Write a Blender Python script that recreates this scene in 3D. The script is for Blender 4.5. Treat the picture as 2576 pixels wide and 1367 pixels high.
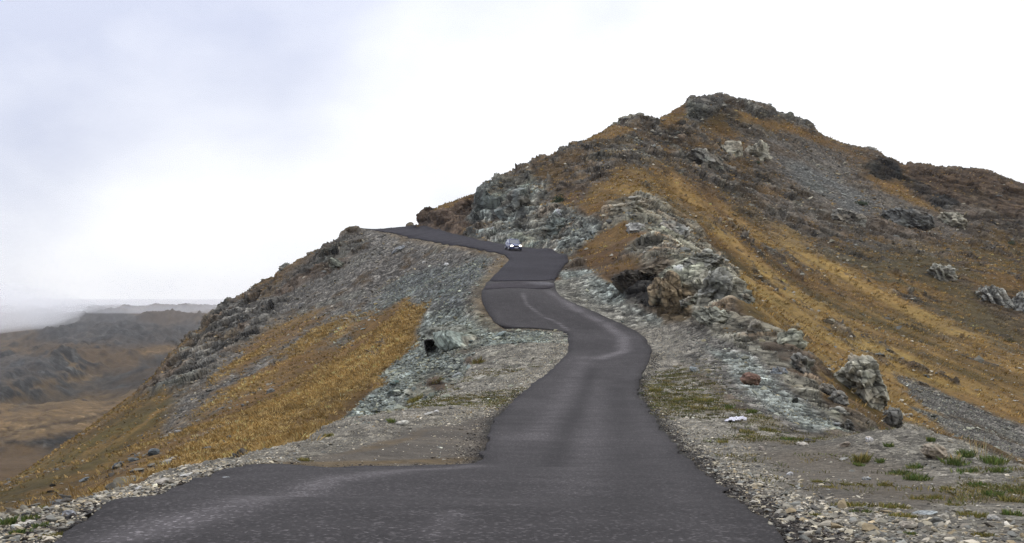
import bpy, bmesh, math, random
import numpy as np
from mathutils import Vector, Matrix, Euler
from mathutils.geometry import delaunay_2d_cdt

for _o in list(bpy.data.objects):
    bpy.data.objects.remove(_o)
SC = bpy.context.scene
COL = SC.collection
RNG = np.random.default_rng(7)
random.seed(7)

# ------------------------------------------------------------------ camera
# measurements were taken on a 2576 px wide copy of the photograph: focal length and horizon row in those pixels
F, H, CX = 3400.0, 750.0, 1288.0
cam_data = bpy.data.cameras.new('camera')
cam_data.sensor_width = 36.0
cam_data.lens = 36.0 * F / 2576.0
cam_data.shift_y = (H - 683.5) / 2576.0
cam_data.clip_start = 0.1
cam_data.clip_end = 20000.0
cam = bpy.data.objects.new('camera', cam_data)
cam.location = (0, 0, 0)
cam.rotation_euler = (math.radians(90), 0, 0)
COL.objects.link(cam)
SC.camera = cam

# ------------------------------------------------------------------ sky, sun, exposure
SUN_EL, SUN_AZ = math.radians(48), math.radians(-35)      # azimuth from +Y towards +X
SKY_STRENGTH = 0.1
world = bpy.data.worlds.new('World')
SC.world = world
world.use_nodes = True
wn, wl = world.node_tree.nodes, world.node_tree.links
wn.clear()
def wnode(t, **kw):
    n = wn.new(t)
    for k, v in kw.items():
        setattr(n, k, v)
    return n
w_out = wnode('ShaderNodeOutputWorld')
w_bg = wnode('ShaderNodeBackground')
w_bg.inputs['Strength'].default_value = SKY_STRENGTH
w_sky = wnode('ShaderNodeTexSky', sky_type='NISHITA', sun_disc=False, sun_elevation=SUN_EL, sun_rotation=SUN_AZ,
              altitude=2000.0, air_density=1.0, dust_density=2.0)
w_tc = wnode('ShaderNodeTexCoord')
w_map = wnode('ShaderNodeMapping')
w_map.inputs['Scale'].default_value = (1.0, 1.0, 1.7)
w_n1 = wnode('ShaderNodeTexNoise')
w_n1.inputs['Scale'].default_value = 5.2
w_n1.inputs['Detail'].default_value = 5.0
w_n1.inputs['Roughness'].default_value = 0.48
w_n1.inputs['Distortion'].default_value = 0.25
w_n2 = wnode('ShaderNodeTexNoise')
w_n2.inputs['Scale'].default_value = 2.1
w_n2.inputs['Detail'].default_value = 2.0
wl.new(w_tc.outputs['Generated'], w_map.inputs['Vector'])
wl.new(w_map.outputs['Vector'], w_n1.inputs['Vector'])
wl.new(w_map.outputs['Vector'], w_n2.inputs['Vector'])
# the cloud deck is thicker and greyer high up and towards the left (away from the brightest part of the sky)
w_sep = wnode('ShaderNodeSeparateXYZ')
wl.new(w_tc.outputs['Generated'], w_sep.inputs[0])
def wmath(op, a, b=None, clamp=False):
    n = wnode('ShaderNodeMath', operation=op, use_clamp=clamp)
    for i, v in enumerate((a, b)):
        if v is None:
            continue
        if isinstance(v, (int, float)):
            n.inputs[i].default_value = v
        else:
            wl.new(v, n.inputs[i])
    return n.outputs[0]
elev = wmath('MAXIMUM', w_sep.outputs['Z'], 0.0)
thick = wmath('ADD', wmath('MULTIPLY', w_sep.outputs['X'], -1.15), wmath('MULTIPLY', wmath('MINIMUM', elev, 0.3), 2.55))
thick = wmath('ADD', thick, wmath('MULTIPLY', wmath('SUBTRACT', w_n1.outputs['Fac'], 0.5), 1.15))
thick = wmath('ADD', thick, wmath('MULTIPLY', wmath('SUBTRACT', w_n2.outputs['Fac'], 0.5), 0.7))
w_ramp = wnode('ShaderNodeValToRGB')
cr = w_ramp.color_ramp
cr.elements[0].position = 0.18
cr.elements[0].color = (1.0, 1.0, 1.0, 1)
cr.elements[1].position = 0.85
cr.elements[1].color = (0.58, 0.61, 0.72, 1)
wl.new(thick, w_ramp.inputs['Fac'])
w_gain = wnode('ShaderNodeMix', data_type='RGBA', blend_type='MULTIPLY')
w_gain.inputs['Factor'].default_value = 1.0
wl.new(w_ramp.outputs['Color'], w_gain.inputs['A'])
w_gain.inputs['B'].default_value = (10.3, 10.4, 10.7, 1)
# an overcast sky is brightest overhead: luminance grows with the sine of the elevation
w_cie = wnode('ShaderNodeVectorMath', operation='SCALE')
wl.new(w_gain.outputs['Result'], w_cie.inputs[0])
wl.new(wmath('ADD', 0.985, wmath('MULTIPLY', elev, 1.2)), w_cie.inputs['Scale'])
w_mix = wnode('ShaderNodeMix', data_type='RGBA')
w_mix.inputs['Factor'].default_value = 0.95          # nearly closed cloud cover over the clear sky
wl.new(w_sky.outputs['Color'], w_mix.inputs['A'])
wl.new(w_cie.outputs[0], w_mix.inputs['B'])
wl.new(w_mix.outputs['Result'], w_bg.inputs['Color'])
wl.new(w_bg.outputs[0], w_out.inputs['Surface'])

sun_d = bpy.data.lights.new('sun', 'SUN')
sun_d.energy = 1.4
sun_d.angle = math.radians(12)
sun_d.color = (1.0, 0.95, 0.88)
sun = bpy.data.objects.new('sun', sun_d)
sdir = Vector((math.cos(SUN_EL) * math.sin(SUN_AZ), math.cos(SUN_EL) * math.cos(SUN_AZ), math.sin(SUN_EL)))
sun.rotation_euler = sdir.to_track_quat('Z', 'Y').to_euler()
COL.objects.link(sun)

N_SINGLE = 215
HAZE_D = 6.5e-5
ALB = 0.50               # overall scale from measured picture tone to surface reflectance
vs = SC.view_settings
vs.view_transform = 'Standard'
vs.look = 'None'
vs.exposure = 0.0
vs.gamma = 1.0
vs.use_curve_mapping = False
SC.cycles.max_bounces = 8
SC.cycles.diffuse_bounces = 3
SC.cycles.volume_bounces = 6
SC.cycles.use_denoising = True
SC.cycles.denoising_prefilter = 'FAST'
SC.cycles.denoising_input_passes = 'RGB_ALBEDO_NORMAL'

# ------------------------------------------------------------------ helpers
def P(px, py, Y):
    """the point at distance Y (metres ahead) seen at pixel (px, py) of the 2576 px photograph"""
    return np.array([(px - CX) * Y / F, Y, (H - py) * Y / F])

def tag(o, label=None, cat=None, group=None, kind=None):
    for k, v in (('label', label), ('category', cat), ('group', group), ('kind', kind)):
        if v:
            o[k] = v
    return o

def link(name, me, mat=None, parent=None):
    o = bpy.data.objects.new(name, me)
    COL.objects.link(o)
    if mat is not None and me is not None and len(me.materials) == 0:
        me.materials.append(mat)
    if parent is not None:
        o.parent = parent
    return o

def np_mesh(name, verts, faces, smooth=False, colors=None, attrs=None):
    """mesh from numpy arrays; faces (n,3) or (n,4)"""
    verts = np.asarray(verts, np.float32)
    faces = np.asarray(faces, np.int32)
    me = bpy.data.meshes.new(name)
    me.vertices.add(len(verts))
    me.vertices.foreach_set('co', verts.ravel())
    n, k = faces.shape
    me.loops.add(n * k)
    me.loops.foreach_set('vertex_index', faces.ravel())
    me.polygons.add(n)
    me.polygons.foreach_set('loop_start', np.arange(0, n * k, k, dtype=np.int32))
    if smooth:
        me.polygons.foreach_set('use_smooth', np.ones(n, bool))
    else:
        me.polygons.foreach_set('use_smooth', np.zeros(n, bool))
    if colors is not None:
        a = me.color_attributes.new('Col', 'FLOAT_COLOR', 'POINT')
        c = np.ones((len(verts), 4), np.float32)
        c[:, :3] = colors
        a.data.foreach_set('color', c.ravel())
    for nm, v in (attrs or {}).items():
        a = me.attributes.new(nm, 'FLOAT', 'POINT')
        a.data.foreach_set('value', np.asarray(v, np.float32))
    me.update(calc_edges=True)
    return me

# ------------------------------------------------------------------ noise (vectorised)
def _hash(ix, iy, iz, s):
    h = (ix.astype(np.int64) * 374761393 + iy.astype(np.int64) * 668265263 + iz.astype(np.int64) * 2147483647 + s * 974711) & 0xFFFFFFFF
    h = ((h ^ (h >> 13)) * 1274126177) & 0xFFFFFFFF
    return ((h ^ (h >> 16)) & 0xFFFFFF).astype(np.float32) / np.float32(0xFFFFFF)

def vnoise(x, y, z, seed=0):
    """value noise in -1..1"""
    x, y, z = np.broadcast_arrays(np.asarray(x, np.float32), np.asarray(y, np.float32), np.asarray(z, np.float32))
    ix, iy, iz = np.floor(x), np.floor(y), np.floor(z)
    fx, fy, fz = x - ix, y - iy, z - iz
    fx = fx * fx * fx * (fx * (fx * 6 - 15) + 10); fy = fy * fy * fy * (fy * (fy * 6 - 15) + 10); fz = fz * fz * fz * (fz * (fz * 6 - 15) + 10)
    ix, iy, iz = ix.astype(np.int32), iy.astype(np.int32), iz.astype(np.int32)
    r = 0
    for dx in (0, 1):
        wx = fx if dx else 1 - fx
        for dy in (0, 1):
            wy = fy if dy else 1 - fy
            for dz in (0, 1):
                wz = fz if dz else 1 - fz
                r = r + wx * wy * wz * _hash(ix + dx, iy + dy, iz + dz, seed)
    return r * 2 - 1

def fbm(x, y, z, scale, octaves=4, seed=0, gain=0.5, ridged=False):
    """scale = size of the largest features in metres"""
    f, a, tot, r = 1.0 / scale, 1.0, 0.0, 0
    c, s = math.cos(0.6), math.sin(0.6)
    for o in range(octaves):
        n = vnoise(x * f + o * 17.3, y * f - o * 9.1, z * f + o * 5.7, seed + o)
        if ridged:
            n = 1 - 2 * np.abs(n)
        r = r + a * n
        tot += a
        a *= gain
        f *= 2.03
        x, y = x * c - y * s, x * s + y * c
    return r / tot

def cells(x, y, z, scale, seed=0, squash=1.0, tilt=None):
    """Voronoi blocks: a random value per cell and the distance gap to the next cell (for joints)"""
    x = np.asarray(x, np.float32) / scale; y = np.asarray(y, np.float32) / scale; z = np.asarray(z, np.float32) / (scale * squash)
    ix, iy, iz = np.floor(x).astype(np.int32), np.floor(y).astype(np.int32), np.floor(z).astype(np.int32)
    b1 = np.full(x.shape, 9.0, np.float32); b2 = b1.copy(); val = np.zeros(x.shape, np.float32)
    for dx in (-1, 0, 1):
        for dy in (-1, 0, 1):
            for dz in (-1, 0, 1):
                jx, jy, jz = ix + dx, iy + dy, iz + dz
                qx = jx + _hash(jx, jy, jz, seed + 1); qy = jy + _hash(jx, jy, jz, seed + 2); qz = jz + _hash(jx, jy, jz, seed + 3)
                d = (qx - x) ** 2 + (qy - y) ** 2 + (qz - z) ** 2
                nv = _hash(jx, jy, jz, seed + 4)
                m = d < b1
                b2 = np.where(m, b1, np.minimum(b2, d))
                val = np.where(m, nv, val)
                b1 = np.where(m, d, b1)
    return val * 2 - 1, np.sqrt(b2) - np.sqrt(b1)

def sstep(a, b, x):
    t = np.clip((x - a) / (b - a), 0, 1)
    return t * t * (3 - 2 * t)

def poly_sd(px, py, poly):
    """signed distance to a closed polygon, positive inside"""
    poly = np.asarray(poly, np.float32)
    d = np.full(px.shape, 1e9, np.float32)
    ins = np.zeros(px.shape, bool)
    n = len(poly)
    for i in range(n):
        ax, ay = poly[i]; bx, by = poly[(i + 1) % n]
        ex, ey = bx - ax, by - ay
        wx, wy = px - ax, py - ay
        t = np.clip((wx * ex + wy * ey) / (ex * ex + ey * ey + 1e-12), 0, 1)
        d = np.minimum(d, (wx - t * ex) ** 2 + (wy - t * ey) ** 2)
        c = ((ay <= py) & (by > py)) | ((by <= py) & (ay > py))
        if ey != 0:
            ins ^= c & (px < ax + (py - ay) / ey * ex)
    d = np.sqrt(d)
    return np.where(ins, d, -d)

def resample(pts, step):
    pts = np.asarray(pts, float)
    seg = np.linalg.norm(np.diff(pts, axis=0), axis=1)
    s = np.concatenate([[0], np.cumsum(seg)])
    n = max(2, int(s[-1] / step) + 1)
    t = np.linspace(0, s[-1], n)
    return np.stack([np.interp(t, s, pts[:, k]) for k in range(pts.shape[1])], 1)
# ------------------------------------------------------------------ the road's two edges and the survey points of the ground
EDGE_R = [(1960, 1367, 9.7), (1850, 1280, 15), (1740, 1170, 27), (1675, 1100, 38), (1640, 1050, 48), (1608, 1000, 59), (1606, 975, 65), (1622, 930, 74),
          (1642, 885, 82), (1625, 857, 88), (1600, 835, 93), (1530, 798, 98), (1450, 768, 102), (1398, 740, 107), (1393, 715, 112), (1405, 690, 120),
          (1432, 660, 131), (1425, 645, 138), (1390, 633, 146), (1310, 623, 153), (1268, 618, 158), (1200, 604, 172), (1130, 588, 190), (1053, 569, 225)]
EDGE_L = [(130, 1367, 9.7), (230, 1320, 11.8), (350, 1272, 14.5), (480, 1230, 18.5), (560, 1203, 21.8), (640, 1188, 24.3), (730, 1183, 25.0), (830, 1188, 24.9), (920, 1179, 25.7), (1010, 1185, 25.4), (1090, 1177, 26.1), (1150, 1184, 25.9), (1195, 1174, 26.7),
          (1210, 1160, 29), (1225, 1120, 35), (1240, 1065, 45), (1300, 1005, 58), (1380, 940, 72), (1430, 890, 82), (1432, 860, 87), (1428, 834, 92.5),
          (1265, 832, 93), (1235, 800, 97), (1213, 765, 102), (1210, 740, 106), (1225, 715, 111.5), (1250, 690, 118), (1283, 655, 130), (1268, 639, 139),
          (1231, 631, 146), (1148, 616, 163), (1066, 604, 183), (1024, 595, 197), (983, 585, 212), (941, 578, 226)]
R3 = np.array([P(*p) for p in EDGE_R])
L3 = np.array([P(*p) for p in EDGE_L])
# the road goes on behind the camera and over the far crest
R3 = np.vstack([[[1.3, -14, -1.9], [1.35, -4, -1.78], [1.5, 3, -1.72]], R3, [[-20.5, 250, 14.0], [-27, 275, 15.4]]])
L3 = np.vstack([[[-5.2, -14, -1.9], [-3.6, -4, -1.78], [-3.2, 4, -1.72]], L3, [[-29, 250, 13.3], [-35, 275, 15.0]]])
ROAD_XY = np.vstack([L3, R3[::-1]])[:, :2]

CTRL = []
def add(*pts):
    for p in pts:
        CTRL.append(P(*p))
def raw(*pts):
    for p in pts:
        CTRL.append(np.array(p, float))
for q in resample(R3, 5.0): CTRL.append(q)
for q in resample(L3, 5.0): CTRL.append(q)
# middle of the carriageway
for a, b in ((0.5, 0.5),):
    for y in (3, 9, 16, 26, 38, 50):
        zz = np.interp(y, R3[:, 1], R3[:, 2]); raw((0.8, y, zz), (0.0 if y > 26 else -2.4, y, zz))
# left verge crest
VERGE = [(0, 1283, 13), (100, 1279, 13.5), (199, 1266, 14.5), (239, 1244, 16.5), (348, 1214, 20), (423, 1184, 23.5), (473, 1158, 26.5), (572, 1152, 28), (672, 1125, 32),
         (761, 1112, 35), (796, 1092, 38), (859, 1055, 46), (950, 1040, 52), (1030, 1025, 57), (1110, 990, 66), (1180, 950, 74), (1210, 900, 81), (1225, 850, 90),
         (1195, 800, 98), (1175, 745, 107), (1195, 710, 113), (1230, 670, 126), (1258, 645, 138)]
V3 = np.array([P(*p) for p in VERGE])
for q in resample(V3, 3.0): CTRL.append(q)
raw((-4.6, 8, -1.95), (-4.8, 3, -1.9), (-5, -4, -1.9), (-6.3, -14, -2.0))
# ground just below the verge crest: it falls away
for q in resample(V3, 8.0):
    if q[1] < 85:
        raw((q[0] - 2.2 - q[1] * 0.015, q[1] + 1.0, q[2] - 1.0 - q[1] * 0.012))
# left hillside
add((1000, 950, 80), (1000, 870, 105), (1000, 800, 130), (1000, 700, 170), (1000, 625, 193), (1100, 640, 166), (1100, 700, 147), (1150, 760, 122), (1120, 850, 104), (1100, 900, 92), (1060, 950, 80),
    (900, 640, 202), (900, 760, 160), (800, 800, 150), (800, 700, 190), (800, 900, 120), (800, 1000, 84), (600, 890, 150), (600, 1000, 105), (600, 1080, 72), (650, 790, 190), (400, 985, 150), (200, 1090, 150),
    (500, 890, 190), (350, 990, 195), (700, 980, 105), (450, 1090, 105), (200, 1170, 105), (400, 1160, 62), (200, 1222, 62), (0, 1265, 62), (400, 1208, 37), (200, 1258, 35), (0, 1288, 35), (0, 1240, 105),
    (-300, 1330, 60), (-300, 1300, 100), (900, 900, 104), (900, 960, 82))
SIL_L = [(885, 572, 222), (848, 602, 222), (812, 628, 223), (755, 651, 225), (706, 689, 227), (653, 712, 228), (617, 742, 229), (557, 777, 230), (527, 799, 230), (511, 831, 229), (475, 852, 228),
         (433, 891, 225), (404, 930, 222), (348, 985, 210), (219, 1080, 185), (45, 1199, 150), (0, 1214, 145), (-300, 1350, 115)]
S3 = np.array([P(*p) for p in SIL_L])
for q in resample(S3, 12.0):
    CTRL.append(q)
    d = q[:2] / np.linalg.norm(q[:2])
    d = d * 0.75 + np.array([-0.6, 0.1])
    d /= np.linalg.norm(d)
    for k, dz in ((10, 9), (35, 32), (80, 62)):
        raw((q[0] + d[0] * k, q[1] + d[1] * k, q[2] - dz))
raw((-27.5, 240, 12.0), (-40, 262, 4.0), (-46, 290, 2))
# right: road shoulder, lay-by, spoil heap
add((2576, 1367, 10.2), (2100, 1250, 18), (2576, 1250, 19), (2000, 1130, 33), (1850, 1055, 47), (1750, 980, 62), (2700, 1260, 20), (2900, 1330, 15),
    (1700, 1010, 57), (1690, 930, 73), (1800, 1000, 58), (1950, 1050, 49))
add((2160, 1096, 31.5), (2260, 1076, 31), (2370, 1092, 30), (2470, 1150, 27.5), (2576, 1185, 25.2), (2750, 1220, 23), (2080, 1108, 37))
raw((3.5, 3, -1.8), (6, 5, -1.9), (5, -6, -1.9), (12, 6, -2.6), (14, 14, -3.6), (9, -10, -2.2))
raw((12.5, 42, -5.8), (15.5, 38, -6.3), (16, 30, -6.3), (15, 24, -5.6), (22, 34, -9), (22, 20, -8.5), (30, 60, -11), (35, 30, -14), (22, 8, -8), (60, 40, -22), (40, 0, -18))
# right: crest of the cut (everything beyond it falls towards the gully)
CREST = [(2150, 1085, 50), (2120, 1030, 58), (2050, 955, 68), (1985, 835, 82), (1880, 788, 88), (1832, 700, 97), (1740, 640, 110), (1650, 600, 122), (1575, 558, 137), (1490, 500, 162), (1520, 440, 186), (1590, 400, 203)]
C3 = np.array([P(*p) for p in CREST])
for q in resample(C3, 6.0): CTRL.append(q)
for q in resample(C3[:8], 9.0): raw((q[0] + 3.5, q[1] + 2.5, q[2] - 2.4))
# scree, cut faces and their feet
add((1640, 850, 89), (1720, 850, 88), (1800, 852, 83), (1900, 905, 74), (2000, 1000, 61), (2060, 1060, 53), (1700, 880, 82), (1800, 930, 70), (1900, 1000, 59), (1650, 820, 95))
add((1450, 700, 119), (1540, 765, 106), (1640, 803, 98), (1740, 806, 94.5), (1850, 845, 84))
add((1540, 690, 110), (1600, 668, 112), (1690, 660, 107), (1790, 690, 99), (1640, 760, 100.5), (1760, 760, 96.5), (1840, 770, 90))
add((1450, 655, 134), (1470, 625, 143), (1520, 650, 124), (1560, 600, 131), (1600, 640, 119))
add((1430, 600, 153), (1400, 560, 167), (1400, 500, 185), (1400, 450, 202), (1330, 570, 173), (1300, 540, 184), (1300, 490, 198), (1330, 450, 208), (1200, 575, 186), (1210, 530, 203), (1205, 495, 210),
    (1290, 600, 166), (1360, 610, 158), (1240, 605, 171), (1150, 560, 205), (1120, 575, 200), (1080, 560, 222))
# main ridge against the sky
SKY_R = [(1053, 567, 227), (1062, 545, 232), (1080, 525, 230), (1100, 519, 226), (1190, 489, 216), (1210, 470, 213), (1260, 445, 218), (1300, 425, 222), (1340, 410, 226), (1420, 380, 233), (1500, 340, 242), (1580, 300, 252),
         (1620, 300, 256), (1660, 300, 266), (1700, 274, 280), (1745, 250, 296), (1810, 240, 302), (1910, 266, 306), (1960, 290, 308), (2020, 303, 310), (2060, 335, 310), (2120, 360, 310), (2200, 378, 310), (2260, 412, 312),
         (2350, 420, 322), (2480, 435, 334), (2530, 455, 334), (2576, 466, 334), (2700, 520, 334), (2950, 600, 330)]
K3 = np.array([P(*p) for p in SKY_R])
for q in resample(K3, 9.0):
    CTRL.append(q)
    d = q[:2] / np.linalg.norm(q[:2])
    for k, dz in ((12, 7), (40, 26), (110, 70)):
        raw((q[0] + d[0] * k, q[1] + d[1] * k, q[2] - dz))
raw((-24, 262, 17.5), (-18, 246, 18))
# right face
add((2576, 700, 212), (2576, 950, 132), (2576, 1100, 100), (2200, 900, 122), (2300, 1000, 104), (2000, 700, 166), (1900, 600, 186), (1900, 450, 242), (2200, 600, 228), (2200, 500, 262), (2400, 600, 245), (1700, 500, 198),
    (1700, 400, 230), (1800, 330, 262), (1640, 350, 240), (1850, 700, 150), (1950, 780, 130), (2050, 880, 110), (2000, 500, 238), (2400, 850, 155), (2400, 720, 196), (2576, 560, 270), (2400, 500, 285), (2000, 380, 276),
    (2150, 950, 98), (2250, 1040, 84), (2900, 900, 200), (2900, 1150, 110), (2800, 700, 260), (2450, 1120, 82), (2000, 600, 205), (2100, 400, 290))
add((2250, 1130, 28.8), (2340, 1140, 28.0), (2130, 1150, 28.5), (2250, 1187, 26.8), (2380, 1203, 25.4), (2480, 1228, 23.6))
CTRL = np.array(CTRL)
# merge points that nearly coincide in plan
_keep = []
for i, q in enumerate(CTRL):
    if all((q[0] - CTRL[j][0]) ** 2 + (q[1] - CTRL[j][1]) ** 2 > 0.8 ** 2 for j in _keep):
        _keep.append(i)
CTRL = CTRL[_keep]

# ------------------------------------------------------------------ ground = smooth surface through the survey points
_S = 40.0
_BETA = 1.3
def _phi(d2):
    return np.power(d2 + 1e-8, _BETA / 2)
def fit(ctrl, lam):
    A = ctrl[:, :2] / _S
    n = len(A)
    K = _phi(((A[:, None] - A[None]) ** 2).sum(2)) + 0
    Kl = K - lam * np.eye(n)
    M = np.zeros((n + 3, n + 3))
    M[:n, :n] = Kl
    M[:n, n] = 1; M[:n, n + 1:] = A
    M[n:, :n] = M[:n, n:].T
    b = np.concatenate([ctrl[:, 2], np.zeros(3)])
    return A, np.linalg.solve(M, b)
FA, FW = fit(CTRL, 0.002)
_FA32, _FW32 = FA.astype(np.float32), FW.astype(np.float32)
def base_z(x, y):
    shp = np.shape(x)
    X = (np.ravel(x) / _S).astype(np.float32); Y = (np.ravel(y) / _S).astype(np.float32)
    out = np.empty(len(X), np.float32)
    n = len(_FA32)
    for i in range(0, len(X), 20000):
        sx, sy = X[i:i + 20000, None], Y[i:i + 20000, None]
        d2 = (sx - _FA32[:, 0]) ** 2 + (sy - _FA32[:, 1]) ** 2 + np.float32(1e-8)
        np.log(d2, out=d2); d2 *= np.float32(_BETA / 2); np.exp(d2, out=d2)
        out[i:i + 20000] = d2 @ _FW32[:n] + _FW32[n] + _FW32[n + 1] * sx[:, 0] + _FW32[n + 2] * sy[:, 0]
    return out.reshape(shp)

# fan of directions (dense in view) and a coarse sounding along each
def _dirs():
    half = math.atan(1288 / F) * 1.04
    mid = np.linspace(-half, half, NTH)
    d = mid[1] - mid[0]
    side, a = [], half
    while a < math.radians(165):
        d *= 1.035
        d_ = min(d, math.radians(3))
        a += d_
        side.append(a)
    side = np.array(side)
    return np.concatenate([-side[::-1], mid, side])
NTH, NR = 900, 800
TH = _dirs()
ct_th = TH[::2]
if ct_th[-1] != TH[-1]:
    ct_th = np.append(ct_th, TH[-1])
rc = np.concatenate([np.geomspace(0.8, 50, 420)[:-1], np.linspace(50, 425, 420)])
cth, crr = np.meshgrid(ct_th, rc, indexing='ij')
cz = base_z(crr * np.sin(cth), crr * np.cos(cth)).astype(np.float64)
cz = np.where(np.abs(cth) > 1.2, np.minimum(cz, -1.7 - 0.02 * crr), cz)

# skyline of the survey (tangent of elevation per direction)
SIL = np.vstack([S3[::-1], L3[-3:-2], K3])
_o = np.argsort(np.arctan2(SIL[:, 0], SIL[:, 1]))
SIL = SIL[_o]
sil_th = np.arctan2(SIL[:, 0], SIL[:, 1]); sil_r = np.hypot(SIL[:, 0], SIL[:, 1]); sil_e = SIL[:, 2] / sil_r
fx_d, fx_r = [], []
want = np.interp(ct_th, sil_th, sil_e); want_r = np.interp(ct_th, sil_th, sil_r)
inside = (ct_th > sil_th[0]) & (ct_th < sil_th[-1])
for _it in range(3):
    for i in range(len(ct_th)):
        if not inside[i]:
            continue
        sel = rc > 90
        e = cz[i] / rc
        j = np.where(sel)[0][np.argmax(e[sel])]
        dz = np.clip((want[i] - e[j]) * rc[j], -6, 6)
        s = 14.0
        cz[i] += dz * np.exp(-((rc - rc[j]) / s) ** 2) * (rc > 60)
print('skyline misfit px', np.abs([(want[i] - (cz[i] / rc)[rc > 90].max()) * F for i in range(len(ct_th)) if inside[i]]).max())

def road_dist(x, y):
    """signed distance to the asphalt outline, positive on it"""
    out = np.full(np.shape(x), -99.0, np.float32)
    m = (y > -20) & (y < 285) & (x > -46) & (x < 18)
    out[m] = poly_sd(x[m], y[m], ROAD_XY)
    return out

# interpolation of the corrected sounding
_ci = np.arange(len(ct_th)); _cj = np.arange(len(rc))
def ground_z(x, y):
    th = np.arctan2(x, y); r = np.hypot(x, y)
    u = np.interp(th, ct_th, _ci); v = np.interp(r, rc, _cj)
    i = np.minimum(u.astype(int), len(ct_th) - 2); j = np.minimum(v.astype(int), len(rc) - 2)
    fu, fv = u - i, v - j
    return (cz[i, j] * (1 - fu) * (1 - fv) + cz[i + 1, j] * fu * (1 - fv) + cz[i, j + 1] * (1 - fu) * fv + cz[i + 1, j + 1] * fu * fv)

# spacing along each direction follows how much of the picture the ground there can fill
cpy = -cz / crr * F
step = np.abs(np.diff(cpy, axis=1)) / 1.0
run = np.maximum.accumulate(cz / crr, axis=1)
vis = (cz / crr)[:, 1:] >= run[:, :-1] - 0.004
near = 9.0 * np.diff(crr, axis=1) / np.maximum(crr[:, 1:], 6) ** 1.0
step = np.where(cpy[:, 1:] > 680, 0.04 * step, step)          # the ground below the frame needs little
dens = np.where(vis, np.minimum(step, 60), 0.0) * 0.9 + near + 0.12 * np.diff(crr, axis=1) ** 1.0
print('dens', step.sum(1)[len(ct_th)//3], near.sum(1)[5], dens.sum(1)[len(ct_th)//3])
k = np.ones(9) / 9
dens = np.stack([np.convolve(np.pad(dens[:, j], 4, mode='edge'), k, mode='valid') for j in range(dens.shape[1])], 1)
cum = np.concatenate([np.zeros((len(ct_th), 1)), np.cumsum(dens, axis=1)], axis=1)
cum /= cum[:, -1:]
ring = np.stack([np.interp(np.linspace(0, 1, NR), cum[i], rc) for i in range(len(ct_th))])
gu = np.interp(TH, ct_th, _ci); gi = np.minimum(gu.astype(int), len(ct_th) - 2); gf = (gu - gi)[:, None]
RR = ring[gi] * (1 - gf) + ring[gi + 1] * gf
GX = RR * np.sin(TH)[:, None]; GY = RR * np.cos(TH)[:, None]
GZ = ground_z(GX, GY)
RD = road_dist(GX, GY)
# ------------------------------------------------------------------ what grows or lies where (weights per ground vertex)
gx, gy, gz = GX.ravel(), GY.ravel(), GZ.ravel()
rr = RR.ravel()
rd = RD.ravel()
def project(x, y, z):
    yy = np.maximum(y, 0.3)
    return CX + x / yy * F, H - z / yy * F
ppx, ppy = project(gx, gy, gz)
front = gy > 0.5
rx = np.interp(gy, R3[:, 1], R3[:, 0]); lx = np.interp(gy, L3[np.argsort(L3[:, 1]), 1], L3[np.argsort(L3[:, 1]), 0])
left_side = gx < np.where(gy < 270, 0.5 * (rx + lx), -30)
# ragged borders: a shift of up to a couple of metres that belongs to the place
w1 = fbm(gx, gy, gz, 9.0, 4, 11); w2 = fbm(gx, gy, gz, 9.0, 4, 23)
wamp = np.clip(1.6 + rr * 0.012, 0, 4) * F / np.maximum(rr, 8) * 0.55
qx = ppx + w1 * np.minimum(wamp, 46); qy = ppy + w2 * np.minimum(wamp, 46) * 0.7
f1 = fbm(gx, gy, gz, 14.0, 5, 31); f2 = fbm(gx, gy, gz, 3.2, 5, 41, 0.6); f3 = fbm(gx, gy, gz, 0.9, 4, 51, 0.6)
def streak(dx, dy, long, short, seed, octv=4):
    u = gx * dx + gy * dy; v = -gx * dy + gy * dx
    u = u + 2.0 * f1; v = v + 0.5 * f2
    return fbm(u / long * short, v, gz * 0.3, short, octv, seed, 0.55)
st_l = streak(-0.20, -0.98, 30, 3.6, 61, 5); st_r = streak(0.34, -0.94, 48, 5.5, 71, 5)
st = np.where(left_side, st_l, st_r)
st_f = np.where(left_side, streak(-0.20, -0.98, 10, 1.1, 81), streak(0.34, -0.94, 14, 1.5, 91))
NV = len(gx)
W = {}
def region(poly, soft=14.0):
    xs = [p[0] for p in poly]; ys = [p[1] for p in poly]
    m = front & (qx > min(xs) - soft) & (qx < max(xs) + soft) & (qy > min(ys) - soft) & (qy < max(ys) + soft)
    out = np.zeros(NV, np.float32)
    if m.any():
        out[m] = sstep(-soft, soft, poly_sd(qx[m], qy[m], poly))
    return out
def blob(cx, cy, ax, ay, ang=0.0, soft=0.35):
    c, s = math.cos(math.radians(ang)), math.sin(math.radians(ang))
    u = ((qx - cx) * c + (qy - cy) * s) / ax; v = (-(qx - cx) * s + (qy - cy) * c) / ay
    return (1 - sstep(1 - soft, 1 + soft, np.sqrt(u * u + v * v))) * front
CLS = ['gold', 'ochre', 'olive', 'scree', 'teal', 'gravel', 'dirt', 'rock', 'pale', 'rust', 'dark', 'turf', 'sandy', 'blue']
for c_ in CLS:
    W[c_] = np.zeros(NV, np.float32)
def paint(cls, w):
    w = np.clip(w, 0, 1)
    for c_ in CLS:
        W[c_] *= (1 - w)
    W[cls] += w
right = ~left_side
# ---- base cover
W['ochre'][:] = 1.0
paint('scree', sstep(-0.1, 0.45, f1 + 0.5 * st) * 0.8)
paint('olive', sstep(0.05, 0.5, fbm(gx, gy, gz, 20, 3, 101) - 0.2 * st) * 0.6)
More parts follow.
